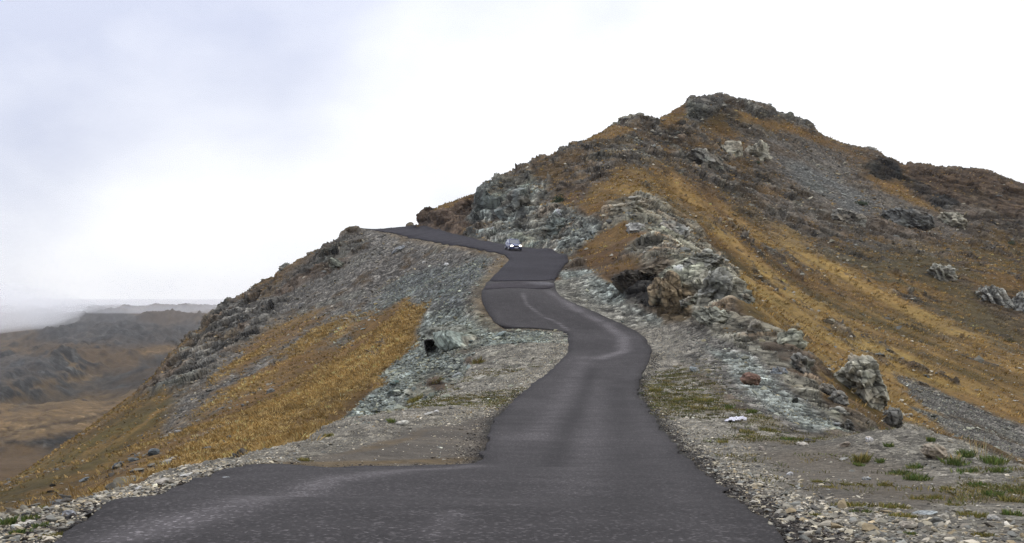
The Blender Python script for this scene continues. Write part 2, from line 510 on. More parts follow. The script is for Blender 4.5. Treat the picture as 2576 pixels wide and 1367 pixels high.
# ---- left hillside
L = left_side & (rd < 0)
paint('ochre', np.where(L, 0.9, 0))
paint('olive', np.where(L, region([(390, 975), (640, 960), (520, 1060), (330, 1170), (100, 1290), (-60, 1300), (-60, 1230), (219, 1085)], 30) * (0.75 + 0.5 * st), 0))
paint('scree', np.where(L, region([(890, 565), (1060, 570), (1285, 640), (1240, 690), (1190, 770), (1030, 770), (900, 800), (790, 870), (640, 960), (470, 1080), (400, 1120), (430, 1010), (560, 900), (640, 800), (760, 655)], 22), 0))
paint('rock', np.where(L, region([(885, 568), (760, 645), (650, 706), (557, 772), (500, 840), (600, 850), (720, 770), (860, 690), (915, 620), (905, 580)], 20) * (0.55 + 0.9 * f2), 0))
paint('rust', np.where(L, region([(850, 590), (700, 690), (590, 770), (640, 810), (760, 740), (880, 680)], 25) * sstep(-0.05, 0.3, f1 + f2 * 0.6) * 0.8, 0))
paint('rock', np.where(L, region([(565, 772), (505, 830), (470, 860), (395, 945), (345, 992), (440, 1000), (540, 930), (620, 860), (700, 800), (700, 745)], 14) * (0.95 + 0.4 * f2), 0))
paint('ochre', np.where(L, region([(600, 880), (700, 810), (830, 770), (800, 810), (680, 880), (590, 950)], 14) * 0.85, 0))
paint('ochre', np.where(L, region([(620, 980), (830, 850), (1000, 760), (1060, 750), (1010, 810), (860, 900), (700, 1000), (560, 1090), (440, 1150)], 16) * (0.8 + 0.6 * st), 0))
paint('blue', np.where(L, region([(1030, 700), (1250, 640), (1225, 715), (1195, 800), (1090, 790), (1010, 800), (900, 850), (790, 890), (880, 800)], 16) * 0.85, 0))
paint('ochre', np.where(L, region([(870, 850), (1010, 755), (1040, 755), (960, 830), (880, 880)], 8) * 0.9, 0))
paint('ochre', np.where(L, region([(1080, 790), (900, 860), (640, 990), (400, 1130), (230, 1250), (480, 1170), (760, 1120), (870, 1055), (965, 955), (1040, 870)], 16), 0))
paint('gold', np.where(L, region([(1085, 785), (1030, 800), (860, 915), (700, 1010), (560, 1090), (400, 1180), (300, 1225), (230, 1255), (480, 1170), (760, 1120), (870, 1055), (965, 955), (1040, 870)], 16) * sstep(-0.45, 0.02, st + 0.4 * f2 + 0.15 * st_f), 0))
paint('scree', np.where(L, region([(1000, 800), (860, 900), (640, 1010), (380, 1130), (250, 1220), (330, 1235), (560, 1120), (760, 1010), (960, 900), (1060, 800)], 24) * sstep(0.12, 0.42, st_f + 0.5 * f2) * 0.85, 0))
paint('scree', np.where(L, region([(560, 1050), (420, 1120), (240, 1215), (330, 1215), (470, 1150), (600, 1080)], 12) * sstep(-0.2, 0.3, st_f + 0.6 * f2) * 0.7, 0))
paint('ochre', np.where(L, blob(430, 1215, 150, 22, -22) * 0.8 * (0.5 + f2), 0))
paint('teal', np.where(L, region([(1100, 785), (1205, 755), (1235, 800), (1268, 830), (1440, 832), (1430, 890), (1300, 1000), (1130, 1010), (900, 1065), (850, 1080), (905, 1010), (975, 940), (1050, 865)], 9), 0))
paint('sandy', np.where(L, blob(1090, 985, 70, 45, -20) * 0.75 * (0.6 + f2), 0))
paint('rust', np.where(L, blob(1205, 915, 24, 20) * 0.9 + blob(1100, 965, 28, 10, 10) * 0.9, 0))
paint('pale', np.where(L, blob(1145, 862, 68, 34, 12) * 0.6, 0))
wide = region([(1010, 758), (880, 800), (760, 845), (630, 880), (550, 955), (440, 1085), (230, 1235), (420, 1170), (620, 1060), (900, 900), (1040, 790)], 26) * L
paint('ochre', wide * sstep(-0.35, 0.15, f2 + 0.5 * st_f + 0.3 * st) * 0.8 * (W['gold'] < 0.5))
paint('gold', wide * sstep(0.0, 0.4, st + 0.5 * f1) * 0.6)
paint('ochre', W['olive'] * L * sstep(-0.1, 0.4, st_f + 0.5 * f2) * 0.6)
# ---- mountain
M_ = right & (rd < 0)
mix = sstep(-0.25, 0.25, f1 + 0.5 * f2)
paint('rock', np.where(M_, sstep(-0.25, 0.2, f2 + 0.4 * st + 0.2 * f1) * 0.7, 0))
paint('rust', np.where(M_, 0.55 * mix, 0))
paint('rock', np.where(M_, region([(1230, 440), (1345, 405), (1500, 335), (1600, 280), (1700, 262), (1900, 420), (2100, 560), (2400, 640), (2460, 700), (2200, 700), (2050, 640), (1850, 540), (1700, 430), (1560, 410), (1450, 470), (1380, 560), (1240, 560)], 24) * (0.55 + 0.7 * f2 + 0.4 * st), 0))
paint('rock', np.where(M_, region([(1700, 280), (1745, 245), (1815, 232), (1912, 258), (1960, 280), (2025, 296), (2070, 340), (1960, 310), (1850, 285), (1760, 300)], 8) * 0.95, 0))
paint('scree', np.where(M_, region([(1860, 340), (1960, 330), (2100, 360), (2190, 410), (2130, 460), (2260, 500), (2450, 575), (2380, 600), (2280, 530), (2150, 560), (2040, 530), (1990, 470), (1930, 430)], 34) * 0.75, 0))
paint('blue', np.where(M_, blob(2080, 470, 130, 32, 27) * 0.6, 0))
paint('ochre', np.where(M_, region([(1830, 285), (1880, 290), (2000, 310), (2090, 350), (2180, 400), (2080, 365), (1960, 330), (1860, 315)], 10) * 0.95, 0))
paint('ochre', np.where(M_, region([(1655, 300), (1690, 275), (1730, 262), (1720, 300), (1680, 325)], 8) * 0.9, 0))
paint('ochre', np.where(M_, region([(2160, 440), (2240, 450), (2330, 500), (2400, 550), (2300, 515), (2200, 470)], 9) * 0.95, 0))
paint('rust', np.where(M_, region([(2250, 405), (2480, 425), (2620, 470), (2620, 570), (2470, 560), (2330, 500)], 15) * 0.85, 0))
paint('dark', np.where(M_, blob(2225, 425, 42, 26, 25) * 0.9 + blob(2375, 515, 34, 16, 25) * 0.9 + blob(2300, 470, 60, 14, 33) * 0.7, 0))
paint('rock', np.where(M_, blob(2520, 560, 130, 22, 12) * 0.6 * (0.7 + f2), 0))
paint('olive', np.where(M_, region([(2100, 640), (2420, 620), (2620, 600), (2620, 930), (2450, 850), (2250, 740)], 30) * (0.75 + 0.5 * f2), 0))
paint('ochre', np.where(M_, region([(2080, 650), (2420, 620), (2620, 600), (2620, 950), (2400, 860), (2200, 760)], 30) * sstep(-0.05, 0.3, fbm(gx, gy, gz, 11, 4, 141) + 0.3 * st_f) * 0.9, 0))
paint('rock', np.where(M_, region([(2080, 640), (2420, 600), (2620, 590), (2620, 900), (2400, 800), (2200, 740)], 30) * sstep(0.12, 0.4, f2 + 0.4 * st_f) * 0.85, 0))
paint('rust', np.where(M_, region([(2300, 660), (2620, 640), (2620, 880), (2500, 820)], 40) * sstep(0.0, 0.3, f2 + f1) * 0.7, 0))
gr = region([(1470, 520), (1560, 430), (1640, 415), (1720, 440), (1850, 515), (2000, 600), (2200, 720), (2400, 830), (2620, 930), (2620, 1180), (2400, 1090), (2260, 1075), (2100, 1000), (2000, 880), (1880, 790), (1830, 690), (1750, 600), (1640, 500), (1530, 545)], 20)
paint('ochre', np.where(M_, gr * (0.9 + 0.5 * st), 0))
paint('gold', np.where(M_, gr * sstep(-0.3, 0.3, st_r + 0.2 * f1) * 0.75, 0))
paint('olive', np.where(M_, gr * sstep(0.1, 0.4, -st_r + 0.2 * f1) * 0.7, 0))
gullies = region([(1660, 500), (1850, 560), (2050, 690), (2300, 800), (2460, 900), (2300, 830), (2050, 730), (1860, 610)], 16)
paint('rock', np.where(M_, gullies * sstep(0.0, 0.35, st_f + 0.3 * f2) * 0.8, 0))
paint('rock', np.where(M_, region([(1850, 660), (1930, 690), (2130, 830), (2420, 960), (2380, 970), (2080, 850), (1900, 740)], 14) * sstep(0.05, 0.4, st_f + 0.4 * f2) * 0.85, 0))
paint('scree', np.where(M_, region([(2255, 930), (2330, 955), (2460, 1035), (2620, 1110), (2620, 1180), (2500, 1130), (2380, 1075), (2290, 1010)], 10), 0))
paint('rock', np.where(M_, gr * sstep(0.32, 0.55, f2 + 0.5 * st_f) * 0.6, 0))
# left flank above the road
paint('teal', np.where(M_, region([(1185, 495), (1215, 462), (1330, 440), (1390, 500), (1440, 530), (1500, 560), (1485, 620), (1430, 655), (1310, 625), (1170, 600)], 14) * (0.8 + 0.5 * f2), 0))
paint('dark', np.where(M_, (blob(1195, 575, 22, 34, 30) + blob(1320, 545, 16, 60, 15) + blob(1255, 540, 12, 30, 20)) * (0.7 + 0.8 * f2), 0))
paint('rust', np.where(M_, region([(1050, 548), (1075, 522), (1100, 514), (1195, 484), (1185, 560), (1150, 596), (1055, 577)], 9), 0))
paint('ochre', np.where(M_, region([(1075, 526), (1100, 512), (1195, 480), (1195, 500), (1110, 528)], 5) * 0.9, 0))
paint('ochre', np.where(M_, region([(1345, 410), (1420, 375), (1530, 315), (1590, 330), (1500, 355), (1420, 395)], 6) * 0.9, 0))
paint('turf', np.where(M_, region([(1340, 520), (1420, 470), (1540, 480), (1520, 560), (1430, 540)], 16) * 0.75 * (0.7 + f2), 0))
paint('ochre', np.where(M_, region([(1460, 530), (1540, 440), (1650, 430), (1600, 480), (1530, 540), (1480, 560)], 12) * 0.9, 0))
# near spur, bluff and rubble beside the road
paint('pale', np.where(M_, region([(1530, 520), (1640, 500), (1760, 600), (1830, 690), (1830, 790), (1700, 800), (1650, 690), (1560, 640), (1500, 600)], 14) * (0.8 + 0.6 * f2), 0))
paint('turf', np.where(M_, region([(1470, 640), (1490, 590), (1570, 560), (1640, 590), (1600, 620), (1530, 670), (1465, 690)], 9) * 0.95, 0))
paint('ochre', np.where(M_, region([(1480, 630), (1490, 595), (1570, 562), (1620, 585), (1540, 625)], 8) * 0.8, 0))
paint('rust', np.where(M_, region([(1500, 690), (1640, 650), (1730, 660), (1640, 690), (1540, 720)], 8) * 0.8, 0))
paint('pale', np.where(M_, region([(1640, 690), (1730, 650), (1810, 640), (1850, 700), (1840, 780), (1730, 790), (1700, 720)], 10) * 0.9, 0))
paint('teal', np.where(M_, region([(1395, 740), (1400, 690), (1470, 690), (1540, 730), (1640, 780), (1660, 820), (1570, 815), (1470, 780)], 9), 0))
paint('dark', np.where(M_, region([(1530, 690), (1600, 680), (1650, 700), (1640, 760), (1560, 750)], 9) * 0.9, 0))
paint('sandy', np.where(M_, region([(1640, 720), (1700, 690), (1740, 720), (1730, 790), (1650, 800)], 9) * 0.9, 0))
paint('scree', np.where(M_, region([(1590, 820), (1740, 800), (1860, 850), (2010, 980), (2150, 1085), (1990, 1090), (1800, 965), (1640, 880)], 10), 0))
paint('teal', np.where(M_, region([(1780, 870), (1870, 890), (2030, 1010), (2130, 1085), (2030, 1080), (1880, 980)], 14) * 0.85, 0))
paint('pale', np.where(M_, region([(1730, 800), (1850, 770), (1990, 830), (2060, 960), (2120, 1070), (2050, 1010), (1950, 930), (1850, 860)], 9) * (0.85 + 0.5 * f2), 0))
paint('rust', np.where(M_, region([(1860, 780), (1980, 800), (2040, 900), (2150, 960), (2200, 1060), (2120, 1000), (2000, 950), (1900, 850)], 10) * sstep(-0.1, 0.25, f2) * 0.85, 0))
# ---- beside the road: gravel, lay-by dirt
shoulder = sstep(4.5, 1.2, -rd + 0.8 * f2) * (rd < 0.4)
near_l = left_side & (poly_sd(gx, gy, np.vstack([V3[:17, :2], ROAD_XY[27:3:-1], [[-3, -20], [-9, -20], [-6, 5]]])) > -0.5)
paint('gravel', np.where(left_side & (gy < 86), near_l * 0.97, 0))
paint('gravel', np.where(left_side & (gy >= 60), sstep(2.0, 0.8, -rd + 0.5 * f2) * 0.6, 0))
paint('sandy', np.where(left_side & (gy >= 92), sstep(1.5, 0.4, -rd + 0.7 * f2) * 0.55, 0))
verge_r = right & front & (gy < 78) & (rd < 0.5)
paint('gravel', np.where(verge_r, np.maximum(region([(1600, 900), (1660, 890), (1750, 960), (1990, 1085), (2100, 1100), (2160, 1090), (2260, 1068), (2380, 1085), (2480, 1145), (2640, 1190), (2700, 1500), (1500, 1500), (1560, 1000)], 10), (gy < 30) & (gx < 12)), 0))
paint('gravel', np.where(right & (rd < 0.5), shoulder * 0.8 * (gy < 115), 0))
paint('gravel', np.where(gy < 9, (np.abs(gx) < 9) * 1.0, 0))
paint('dirt', region([(640, 1188), (820, 1150), (1000, 1095), (1150, 1060), (1250, 1020), (1290, 1010), (1240, 1065), (1215, 1180), (1000, 1190)], 14) * (left_side & (rd < 0.3)) * 0.92)
paint('sandy', (blob(800, 1174, 190, 9, -1) + blob(1090, 1160, 130, 8, -3) + 0.7 * blob(960, 1120, 120, 8, -14)) * left_side * (rd < 0.2) * (0.75 + 0.6 * f3))
paint('dark', np.where(right & (gy < 70), sstep(-0.5, -0.1, rd + 0.25 * f3 + 0.2 * f2) * 0.7 * (rd < 0.4), 0))
paint('dark', np.where(left_side & (gy < 62), sstep(-0.30, -0.05, rd + 0.2 * f3) * 0.6 * (rd < 0.4), 0))
moss = right * (W['gravel'] > 0.3) * sstep(0.02, 0.34, f2 + 0.6 * f1 + 0.25 * f3) * region([(1640, 960), (1760, 985), (2000, 1090), (2200, 1130), (2620, 1170), (2620, 1420), (2080, 1420), (1960, 1200), (1780, 1100)], 50)
paint('olive', moss * 0.62)
paint('dirt', region([(1900, 1120), (2080, 1110), (2300, 1180), (2400, 1230), (2300, 1290), (2060, 1260), (1950, 1190)], 40) * 0.75 * right)

# ------------------------------------------------------------------ relief
def vnorm(X, Y, Z):
    Pm = np.stack([X, Y, Z], 2)
    du = np.gradient(Pm, axis=0); dv = np.gradient(Pm, axis=1)
    n = np.cross(dv, du)
    n /= np.linalg.norm(n, axis=2, keepdims=True) + 1e-9
    n[n[..., 2] < 0] *= -1
    return n
BN = vnorm(GX, GY, GZ).reshape(-1, 3)
rocky = W['rock'] + W['pale'] + 0.9 * W['dark'] + 0.7 * W['rust'] + 0.75 * W['sandy'] * (gy > 80)
stony = W['scree'] + W['teal'] + W['blue'] + 0.7 * W['gravel']
grassy = W['gold'] + W['ochre'] + W['olive'] + W['turf']
teal_cut = W['teal'] * right * sstep(1150, 1200, ppx) * (ppy < 660) * front
rocky = np.clip(rocky + 0.8 * teal_cut, 0, 1)
disp = np.zeros(NV, np.float32)
lite = np.zeros(NV, np.float32)
joint = np.zeros(NV, np.float32)
sel = rocky > 0.03
def tilted(m, k=0.55):
    # beds of schist dipping to the left
    return gx[m], gy[m], gz[m] + k * gx[m] * np.where(left_side[m], 0.0, 0.5)
tx, ty, tz = tilted(sel)
farm = np.clip(rr[sel] / 160, 0.35, 1.3)
wob = 0.6 * fbm(tx, ty, tz, 2.2, 3, 7)
tx, ty = tx * 0.55, ty * 0.55
va, ga = cells(tx + wob, ty + wob, tz, 3.4, 200, 0.6)
vb, gb = cells(tx + wob, ty - wob, tz + 0.3 * wob, 1.3, 300, 0.55)
vc, gc = cells(tx, ty, tz, 0.6, 400, 0.55)
disp[sel] += rocky[sel] * (farm * 0.5 * va + farm * 0.32 * vb + 0.10 * vc + farm * 0.75 * fbm(tx * 0.6, ty * 0.6, tz * 1.6, 4, 5, 5, 0.5, True))
lite[sel] += rocky[sel] * (0.16 * va + 0.22 * vb + 0.25 * vc)
joint[sel] += rocky[sel] * (0.5 * sstep(0.12, 0.0, ga) + 0.6 * sstep(0.12, 0.0, gb))
sel = stony > 0.05
vb, gb = cells(gx[sel], gy[sel], gz[sel], 0.8, 500, 0.8)
vc, gc = cells(gx[sel], gy[sel], gz[sel], 0.33, 600, 0.8)
nearf = sstep(8, 60, rr[sel])
disp[sel] += stony[sel] * ((0.05 * vb + 0.03 * vc) * nearf + 0.10 * f2[sel] * nearf + 0.035 * f3[sel])
lite[sel] += stony[sel] * (0.22 * vb + 0.28 * vc) * (0.4 + 0.6 * nearf)
disp += grassy * (0.40 * st * sstep(20, 80, rr) + 0.03 * f3 * sstep(10, 50, rr) + 0.12 * f2 * sstep(20, 90, rr))
disp += 0.06 * W['gravel'] * f2 + 0.03 * W['dirt'] * f2
# small ground level stones bedded in the verge
clear = sstep(-0.9, -2.6, rd) * 0.9 + 0.1 * (rd < 0)
farclear = sstep(0.0, -1.2, rd)
disp *= np.where(rr < 90, clear, farclear)
sink = 0.14 * sstep(-0.05, 0.35, rd)
PX = gx + BN[:, 0] * disp; PY = gy + BN[:, 1] * disp; PZ = gz + BN[:, 2] * disp - sink
def place(px, py, rmin=3.0):
    """world point of the ground first met by the ray through pixel (px, py), found by marching"""
    r = np.concatenate([np.geomspace(rmin, 60, 900), np.arange(60.05, 420, 0.1)])
    dx, dz = (px - CX) / F, (H - py) / F
    y = r
    g = ground_z(dx * y, y)
    hit = np.where(g >= dz * y)[0]
    if len(hit) == 0:
        return None
    y = y[hit[0]]
    return np.array([dx * y, y, dz * y])

# ------------------------------------------------------------------ what colour it is
PAL = dict(gold=(0.42, 0.27, 0.082), ochre=(0.225, 0.128, 0.037), olive=(0.115, 0.085, 0.022), scree=(0.165, 0.152, 0.128), teal=(0.27, 0.295, 0.255),
           gravel=(0.275, 0.252, 0.200), dirt=(0.150, 0.128, 0.100), rock=(0.15, 0.142, 0.118), pale=(0.36, 0.338, 0.255), rust=(0.125, 0.084, 0.052), dark=(0.030, 0.031, 0.028),
           turf=(0.145, 0.075, 0.024), sandy=(0.23, 0.165, 0.085), blue=(0.135, 0.147, 0.138))
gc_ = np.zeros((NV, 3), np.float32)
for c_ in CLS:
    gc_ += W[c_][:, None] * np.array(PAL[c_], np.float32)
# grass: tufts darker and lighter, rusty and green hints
gv = grassy * (0.5 * st_f + 0.5 * st + 0.45 * f3 + 0.45 * f2)
gc_ *= np.exp(0.75 * gv)[:, None]
gc_[:, 1] *= 1 + 0.10 * grassy * f1
gc_[:, 0] *= 1 + 0.08 * grassy * f2
# rock: blocks of different tone, lichen, rusty faces
gc_ *= np.exp(2.7 * lite)[:, None]
gc_ *= (1 - 0.6 * np.clip(joint, 0, 1))[:, None]
iron = np.clip(rocky, 0, 1) * sstep(0.15, 0.5, fbm(gx, gy, gz, 5, 4, 111)) * 0.6
gc_ = gc_ * (1 - iron[:, None]) + gc_.mean(1)[:, None] * np.array([1.35, 0.85, 0.45]) * iron[:, None]
green = np.clip(rocky + 0.6 * stony, 0, 1) * sstep(0.1, 0.5, fbm(gx, gy, gz, 7, 4, 121)) * 0.5
gc_ = gc_ * (1 - green[:, None]) + gc_ * np.array([0.92, 1.06, 0.96]) * green[:, None]
gc_ *= np.exp(0.30 * f1 + 0.25 * f3 * (1 - grassy))[:, None]
# grass creeping over rock and scree in far patches
creep = np.where(rr > 100, (W['rock'] + W['scree']) * sstep(0.12, 0.42, f2 * 0.7 + st * 0.5 + f1 * 0.3), 0) * 0.75
gc_ = gc_ * (1 - creep[:, None]) + np.array([0.125, 0.080, 0.036]) * np.exp(0.5 * f3)[:, None] * creep[:, None]
dirty = W['dirt'] * sstep(-0.1, 0.35, fbm(gx * 0.35 + gy * 0.2, gy, gz, 1.6, 5, 131, 0.6))
gc_ = gc_ * (1 - 0.6 * dirty[:, None]) + np.array([0.25, 0.21, 0.155]) * 0.6 * dirty[:, None]
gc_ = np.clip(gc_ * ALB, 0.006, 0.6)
pebble = np.clip(W['gravel'] + 0.7 * W['teal'] + 0.6 * W['scree'] + 0.5 * W['blue'] + 0.25 * W['dirt'], 0, 1)

# ------------------------------------------------------------------ materials
def new_mat(name):
    m = bpy.data.materials.new(name)
    m.use_nodes = True
    nt = m.node_tree
    return m, nt, nt.nodes['Principled BSDF']
def nd(nt, t, **kw):
    n = nt.nodes.new(t)
    for k_, v_ in kw.items():
        if k_.startswith('i_'):
            n.inputs[k_[2:].replace('_', ' ')].default_value = v_
        else:
            setattr(n, k_, v_)
    return n
def mathn(nt, op, a, b=None, c=None, clamp=False):
    n = nt.nodes.new('ShaderNodeMath'); n.operation = op; n.use_clamp = clamp
    for i, v in enumerate((a, b, c)):
        if v is None: continue
        if isinstance(v, (int, float)): n.inputs[i].default_value = v
        else: nt.links.new(v, n.inputs[i])
    return n.outputs[0]
def scale_col(nt, col, fac):
    n = nt.nodes.new('ShaderNodeVectorMath'); n.operation = 'SCALE'
    nt.links.new(col, n.inputs[0]); nt.links.new(fac, n.inputs['Scale'])
    return n.outputs[0]

def crack(nt, geo, scale, width=0.07, depth=0.75):
    # joints between beds of rock: long flat cells dipping to one side
    mp = nd(nt, 'ShaderNodeMapping'); mp.inputs['Rotation'].default_value = (0.15, 0.5, 0.3); mp.inputs['Scale'].default_value = (0.6, 0.6, 2.1)
    nt.links.new(geo, mp.inputs['Vector'])
    dn = nd(nt, 'ShaderNodeTexNoise', i_Scale=scale * 1.5, i_Detail=3.0); nt.links.new(mp.outputs[0], dn.inputs['Vector'])
    ad = nt.nodes.new('ShaderNodeVectorMath'); ad.operation = 'MULTIPLY_ADD'
    nt.links.new(dn.outputs['Color'], ad.inputs[0]); ad.inputs[1].default_value = (0.5 / scale,) * 3; nt.links.new(mp.outputs[0], ad.inputs[2])
    v = nd(nt, 'ShaderNodeTexVoronoi', i_Scale=scale); v.feature = 'DISTANCE_TO_EDGE'; nt.links.new(ad.outputs[0], v.inputs['Vector'])
    mr = nd(nt, 'ShaderNodeMapRange'); mr.inputs['From Min'].default_value = 0.0; mr.inputs['From Max'].default_value = width; mr.inputs['To Min'].default_value = depth; mr.inputs['To Max'].default_value = 0.0
    nt.links.new(v.outputs['Distance'], mr.inputs['Value'])
    return mr.outputs[0]
def ground_material(name, fine=9.0, peb=(7.0, 22.0), bump=0.35):
    m, nt, bs = new_mat(name)
    col = nd(nt, 'ShaderNodeVertexColor', layer_name='Col').outputs[0]
    pb = nd(nt, 'ShaderNodeAttribute', attribute_name='pebble').outputs['Fac']
    geo = nd(nt, 'ShaderNodeNewGeometry').outputs['Position']
    n1 = nd(nt, 'ShaderNodeTexNoise', i_Scale=fine, i_Detail=6.0, i_Roughness=0.65); nt.links.new(geo, n1.inputs['Vector'])
    n2 = nd(nt, 'ShaderNodeTexNoise', i_Scale=fine * 0.21, i_Detail=5.0, i_Roughness=0.6); nt.links.new(geo, n2.inputs['Vector'])
    v1 = nd(nt, 'ShaderNodeTexVoronoi', i_Scale=peb[0]); nt.links.new(geo, v1.inputs['Vector'])
    v2 = nd(nt, 'ShaderNodeTexVoronoi', i_Scale=peb[1]); nt.links.new(geo, v2.inputs['Vector'])
    s1 = nd(nt, 'ShaderNodeSeparateColor'); nt.links.new(v1.outputs['Color'], s1.inputs[0])
    s2 = nd(nt, 'ShaderNodeSeparateColor'); nt.links.new(v2.outputs['Color'], s2.inputs[0])
    # tone of single pebbles
    t = mathn(nt, 'ADD', mathn(nt, 'MULTIPLY', mathn(nt, 'SUBTRACT', s1.outputs[0], 0.5), 0.9), mathn(nt, 'MULTIPLY', mathn(nt, 'SUBTRACT', s2.outputs[0], 0.5), 1.1))
    t = mathn(nt, 'MULTIPLY', t, pb)
    g = mathn(nt, 'ADD', mathn(nt, 'MULTIPLY', mathn(nt, 'SUBTRACT', n1.outputs['Fac'], 0.5), 1.5), mathn(nt, 'MULTIPLY', mathn(nt, 'SUBTRACT', n2.outputs['Fac'], 0.5), 0.9))
    e = mathn(nt, 'POWER', 2.718, mathn(nt, 'ADD', t, g))
    ck = crack(nt, geo, 0.8)
    rk = nd(nt, 'ShaderNodeAttribute', attribute_name='rocky').outputs['Fac']
    e = mathn(nt, 'MULTIPLY', e, mathn(nt, 'SUBTRACT', 1.0, mathn(nt, 'MULTIPLY', ck, rk)))
    nt.links.new(scale_col(nt, col, e), bs.inputs['Base Color'])
    h = mathn(nt, 'ADD', n1.outputs['Fac'], mathn(nt, 'MULTIPLY', mathn(nt, 'SUBTRACT', 1.0, v1.outputs['Distance']), mathn(nt, 'MULTIPLY', pb, 1.2)))
    h = mathn(nt, 'ADD', h, mathn(nt, 'MULTIPLY', mathn(nt, 'SUBTRACT', 1.0, v2.outputs['Distance']), mathn(nt, 'MULTIPLY', pb, 0.5)))
    b = nd(nt, 'ShaderNodeBump', i_Strength=0.9, i_Distance=bump * 0.2); nt.links.new(h, b.inputs['Height'])
    nt.links.new(b.outputs[0], bs.inputs['Normal'])
    bs.inputs['Roughness'].default_value = 0.95
    bs.inputs['Specular IOR Level'].default_value = 0.15
    return m
MAT_FAR = ground_material('mountain ground', 2.6, (2.6, 6.0), 1.6)
MAT_HILL = ground_material('hillside ground', 3.6, (3.5, 9.0), 1.1)
MAT_VERGE = ground_material('verge gravel', 11.0, (9.0, 26.0), 0.30)

# ------------------------------------------------------------------ ground meshes
nt_, nr_ = GX.shape
gi_ = np.arange(nt_ * nr_).reshape(nt_, nr_)
quads = np.stack([gi_[:-1, :-1], gi_[1:, :-1], gi_[1:, 1:], gi_[:-1, 1:]], 2).reshape(-1, 4)
qrd = rd[quads].min(1)
qg = (W['gravel'] + W['dirt'])[quads].mean(1); qy_ = gy[quads].mean(1); qr = rr[quads].mean(1)
quads_keep = qrd < 1.0
is_verge = (qg > 0.5) & (qr < 92)
is_left = left_side[quads].mean(1) > 0.5
VERT = np.stack([PX, PY, PZ], 1)
def ground_part(name, mask, mat):
    f = quads[mask & quads_keep]
    u, inv = np.unique(f, return_inverse=True)
    me = np_mesh(name, VERT[u], inv.reshape(f.shape), colors=gc_[u], attrs={'pebble': pebble[u], 'rocky': rocky[u]})
    o = link(name, me, mat)
    tag(o, kind='structure')
    return o
ground_part('gravel_verge', is_verge, MAT_VERGE)
ground_part('hillside', ~is_verge & is_left, MAT_HILL)
ground_part('mountain', ~is_verge & ~is_left, MAT_FAR)

# ------------------------------------------------------------------ asphalt
def asphalt(name, outline, lift, skirt, mat, colour_fn, inner_step=None, ragged=0.10, bank=True):
    """closed outline in plan (n,2) -> sheet with a broken edge of real thickness"""
    ring_ = []
    n = len(outline)
    for i in range(n):
        a, b = outline[i], outline[(i + 1) % n]
        ln = np.linalg.norm(b - a)
        st_ = np.clip(0.012 * max(6, np.linalg.norm(0.5 * (a + b))), 0.12, 1.2)
        k_ = max(1, int(ln / st_))
        for t in range(k_):
            ring_.append(a + (b - a) * t / k_)
    ring_ = np.array(ring_)
    # corners are rounded a little by wear
    for _ in range(2):
        ring_ = 0.25 * np.roll(ring_, 1, 0) + 0.5 * ring_ + 0.25 * np.roll(ring_, -1, 0)
    tg = np.roll(ring_, -1, 0) - np.roll(ring_, 1, 0)
    nn = np.stack([tg[:, 1], -tg[:, 0]], 1); nn /= np.linalg.norm(nn, axis=1, keepdims=True) + 1e-9
    off = ragged * (fbm(ring_[:, 0], ring_[:, 1], 0 * ring_[:, 0], 1.3, 4, 900, 0.6) * 1.6 + 1.3 * fbm(ring_[:, 0], ring_[:, 1], 0 * ring_[:, 0], 5, 3, 910))
    ring_ = ring_ + nn * off[:, None]
    m = (GX > ring_[:, 0].min()) & (GX < ring_[:, 0].max()) & (GY > ring_[:, 1].min()) & (GY < ring_[:, 1].max())
    ins = np.zeros(GX.shape, bool)
    m[1::2, ::2] = False
    m[::2, 1::2] = False
    ix = np.where(m)
    sd = poly_sd(GX[ix].astype(np.float32), GY[ix].astype(np.float32), ring_)
    ok = sd > np.maximum(0.06, 0.004 * GY[ix])
    pts = np.stack([GX[ix][ok], GY[ix][ok]], 1)
    allp = np.vstack([ring_, pts])
    nb = len(ring_)
    res = delaunay_2d_cdt([Vector(p) for p in allp], [(i, (i + 1) % nb) for i in range(nb)], [], 1, 1e-5)
    v2 = np.array([(p[0], p[1]) for p in res[0]]); f2_ = np.array([f for f in res[2] if len(f) == 3])
    z = ground_z(v2[:, 0], v2[:, 1]) + lift
    v3 = np.column_stack([v2, z])
    cen = v2[f2_].mean(1)
    keep = poly_sd(cen[:, 0].astype(np.float32), cen[:, 1].astype(np.float32), ring_) > 0
    f2_ = f2_[keep]
    a = v2[f2_]
    flip = np.cross(a[:, 1] - a[:, 0], a[:, 2] - a[:, 0]) < 0
    f2_[flip] = f2_[flip][:, ::-1]
    # skirt
    e = np.vstack([f2_[:, [0, 1]], f2_[:, [1, 2]], f2_[:, [2, 0]]])
    key = {}
    for p, q in e:
        key[(p, q)] = True
    be = [(p, q) for (p, q) in key if (q, p) not in key]
    low = {}
    extra, sf = [], []
    for p, q in be:
        for w_ in (p, q):
            if w_ not in low:
                low[w_] = len(v3) + len(extra)
                extra.append(v3[w_] - np.array([0, 0, skirt]))
        sf.append((q, p, low[p])); sf.append((q, low[p], low[q]))
    vv = np.vstack([v3, np.array(extra)])
    ff = np.vstack([f2_, np.array(sf)])
    col = colour_fn(vv) * 0.78
    me = np_mesh(name, vv, ff, smooth=False, colors=col)
    sm = np.concatenate([np.ones(len(f2_), bool), np.zeros(len(sf), bool)])
    me.polygons.foreach_set('use_smooth', sm)
    return tag(link(name, me, mat), kind='structure')

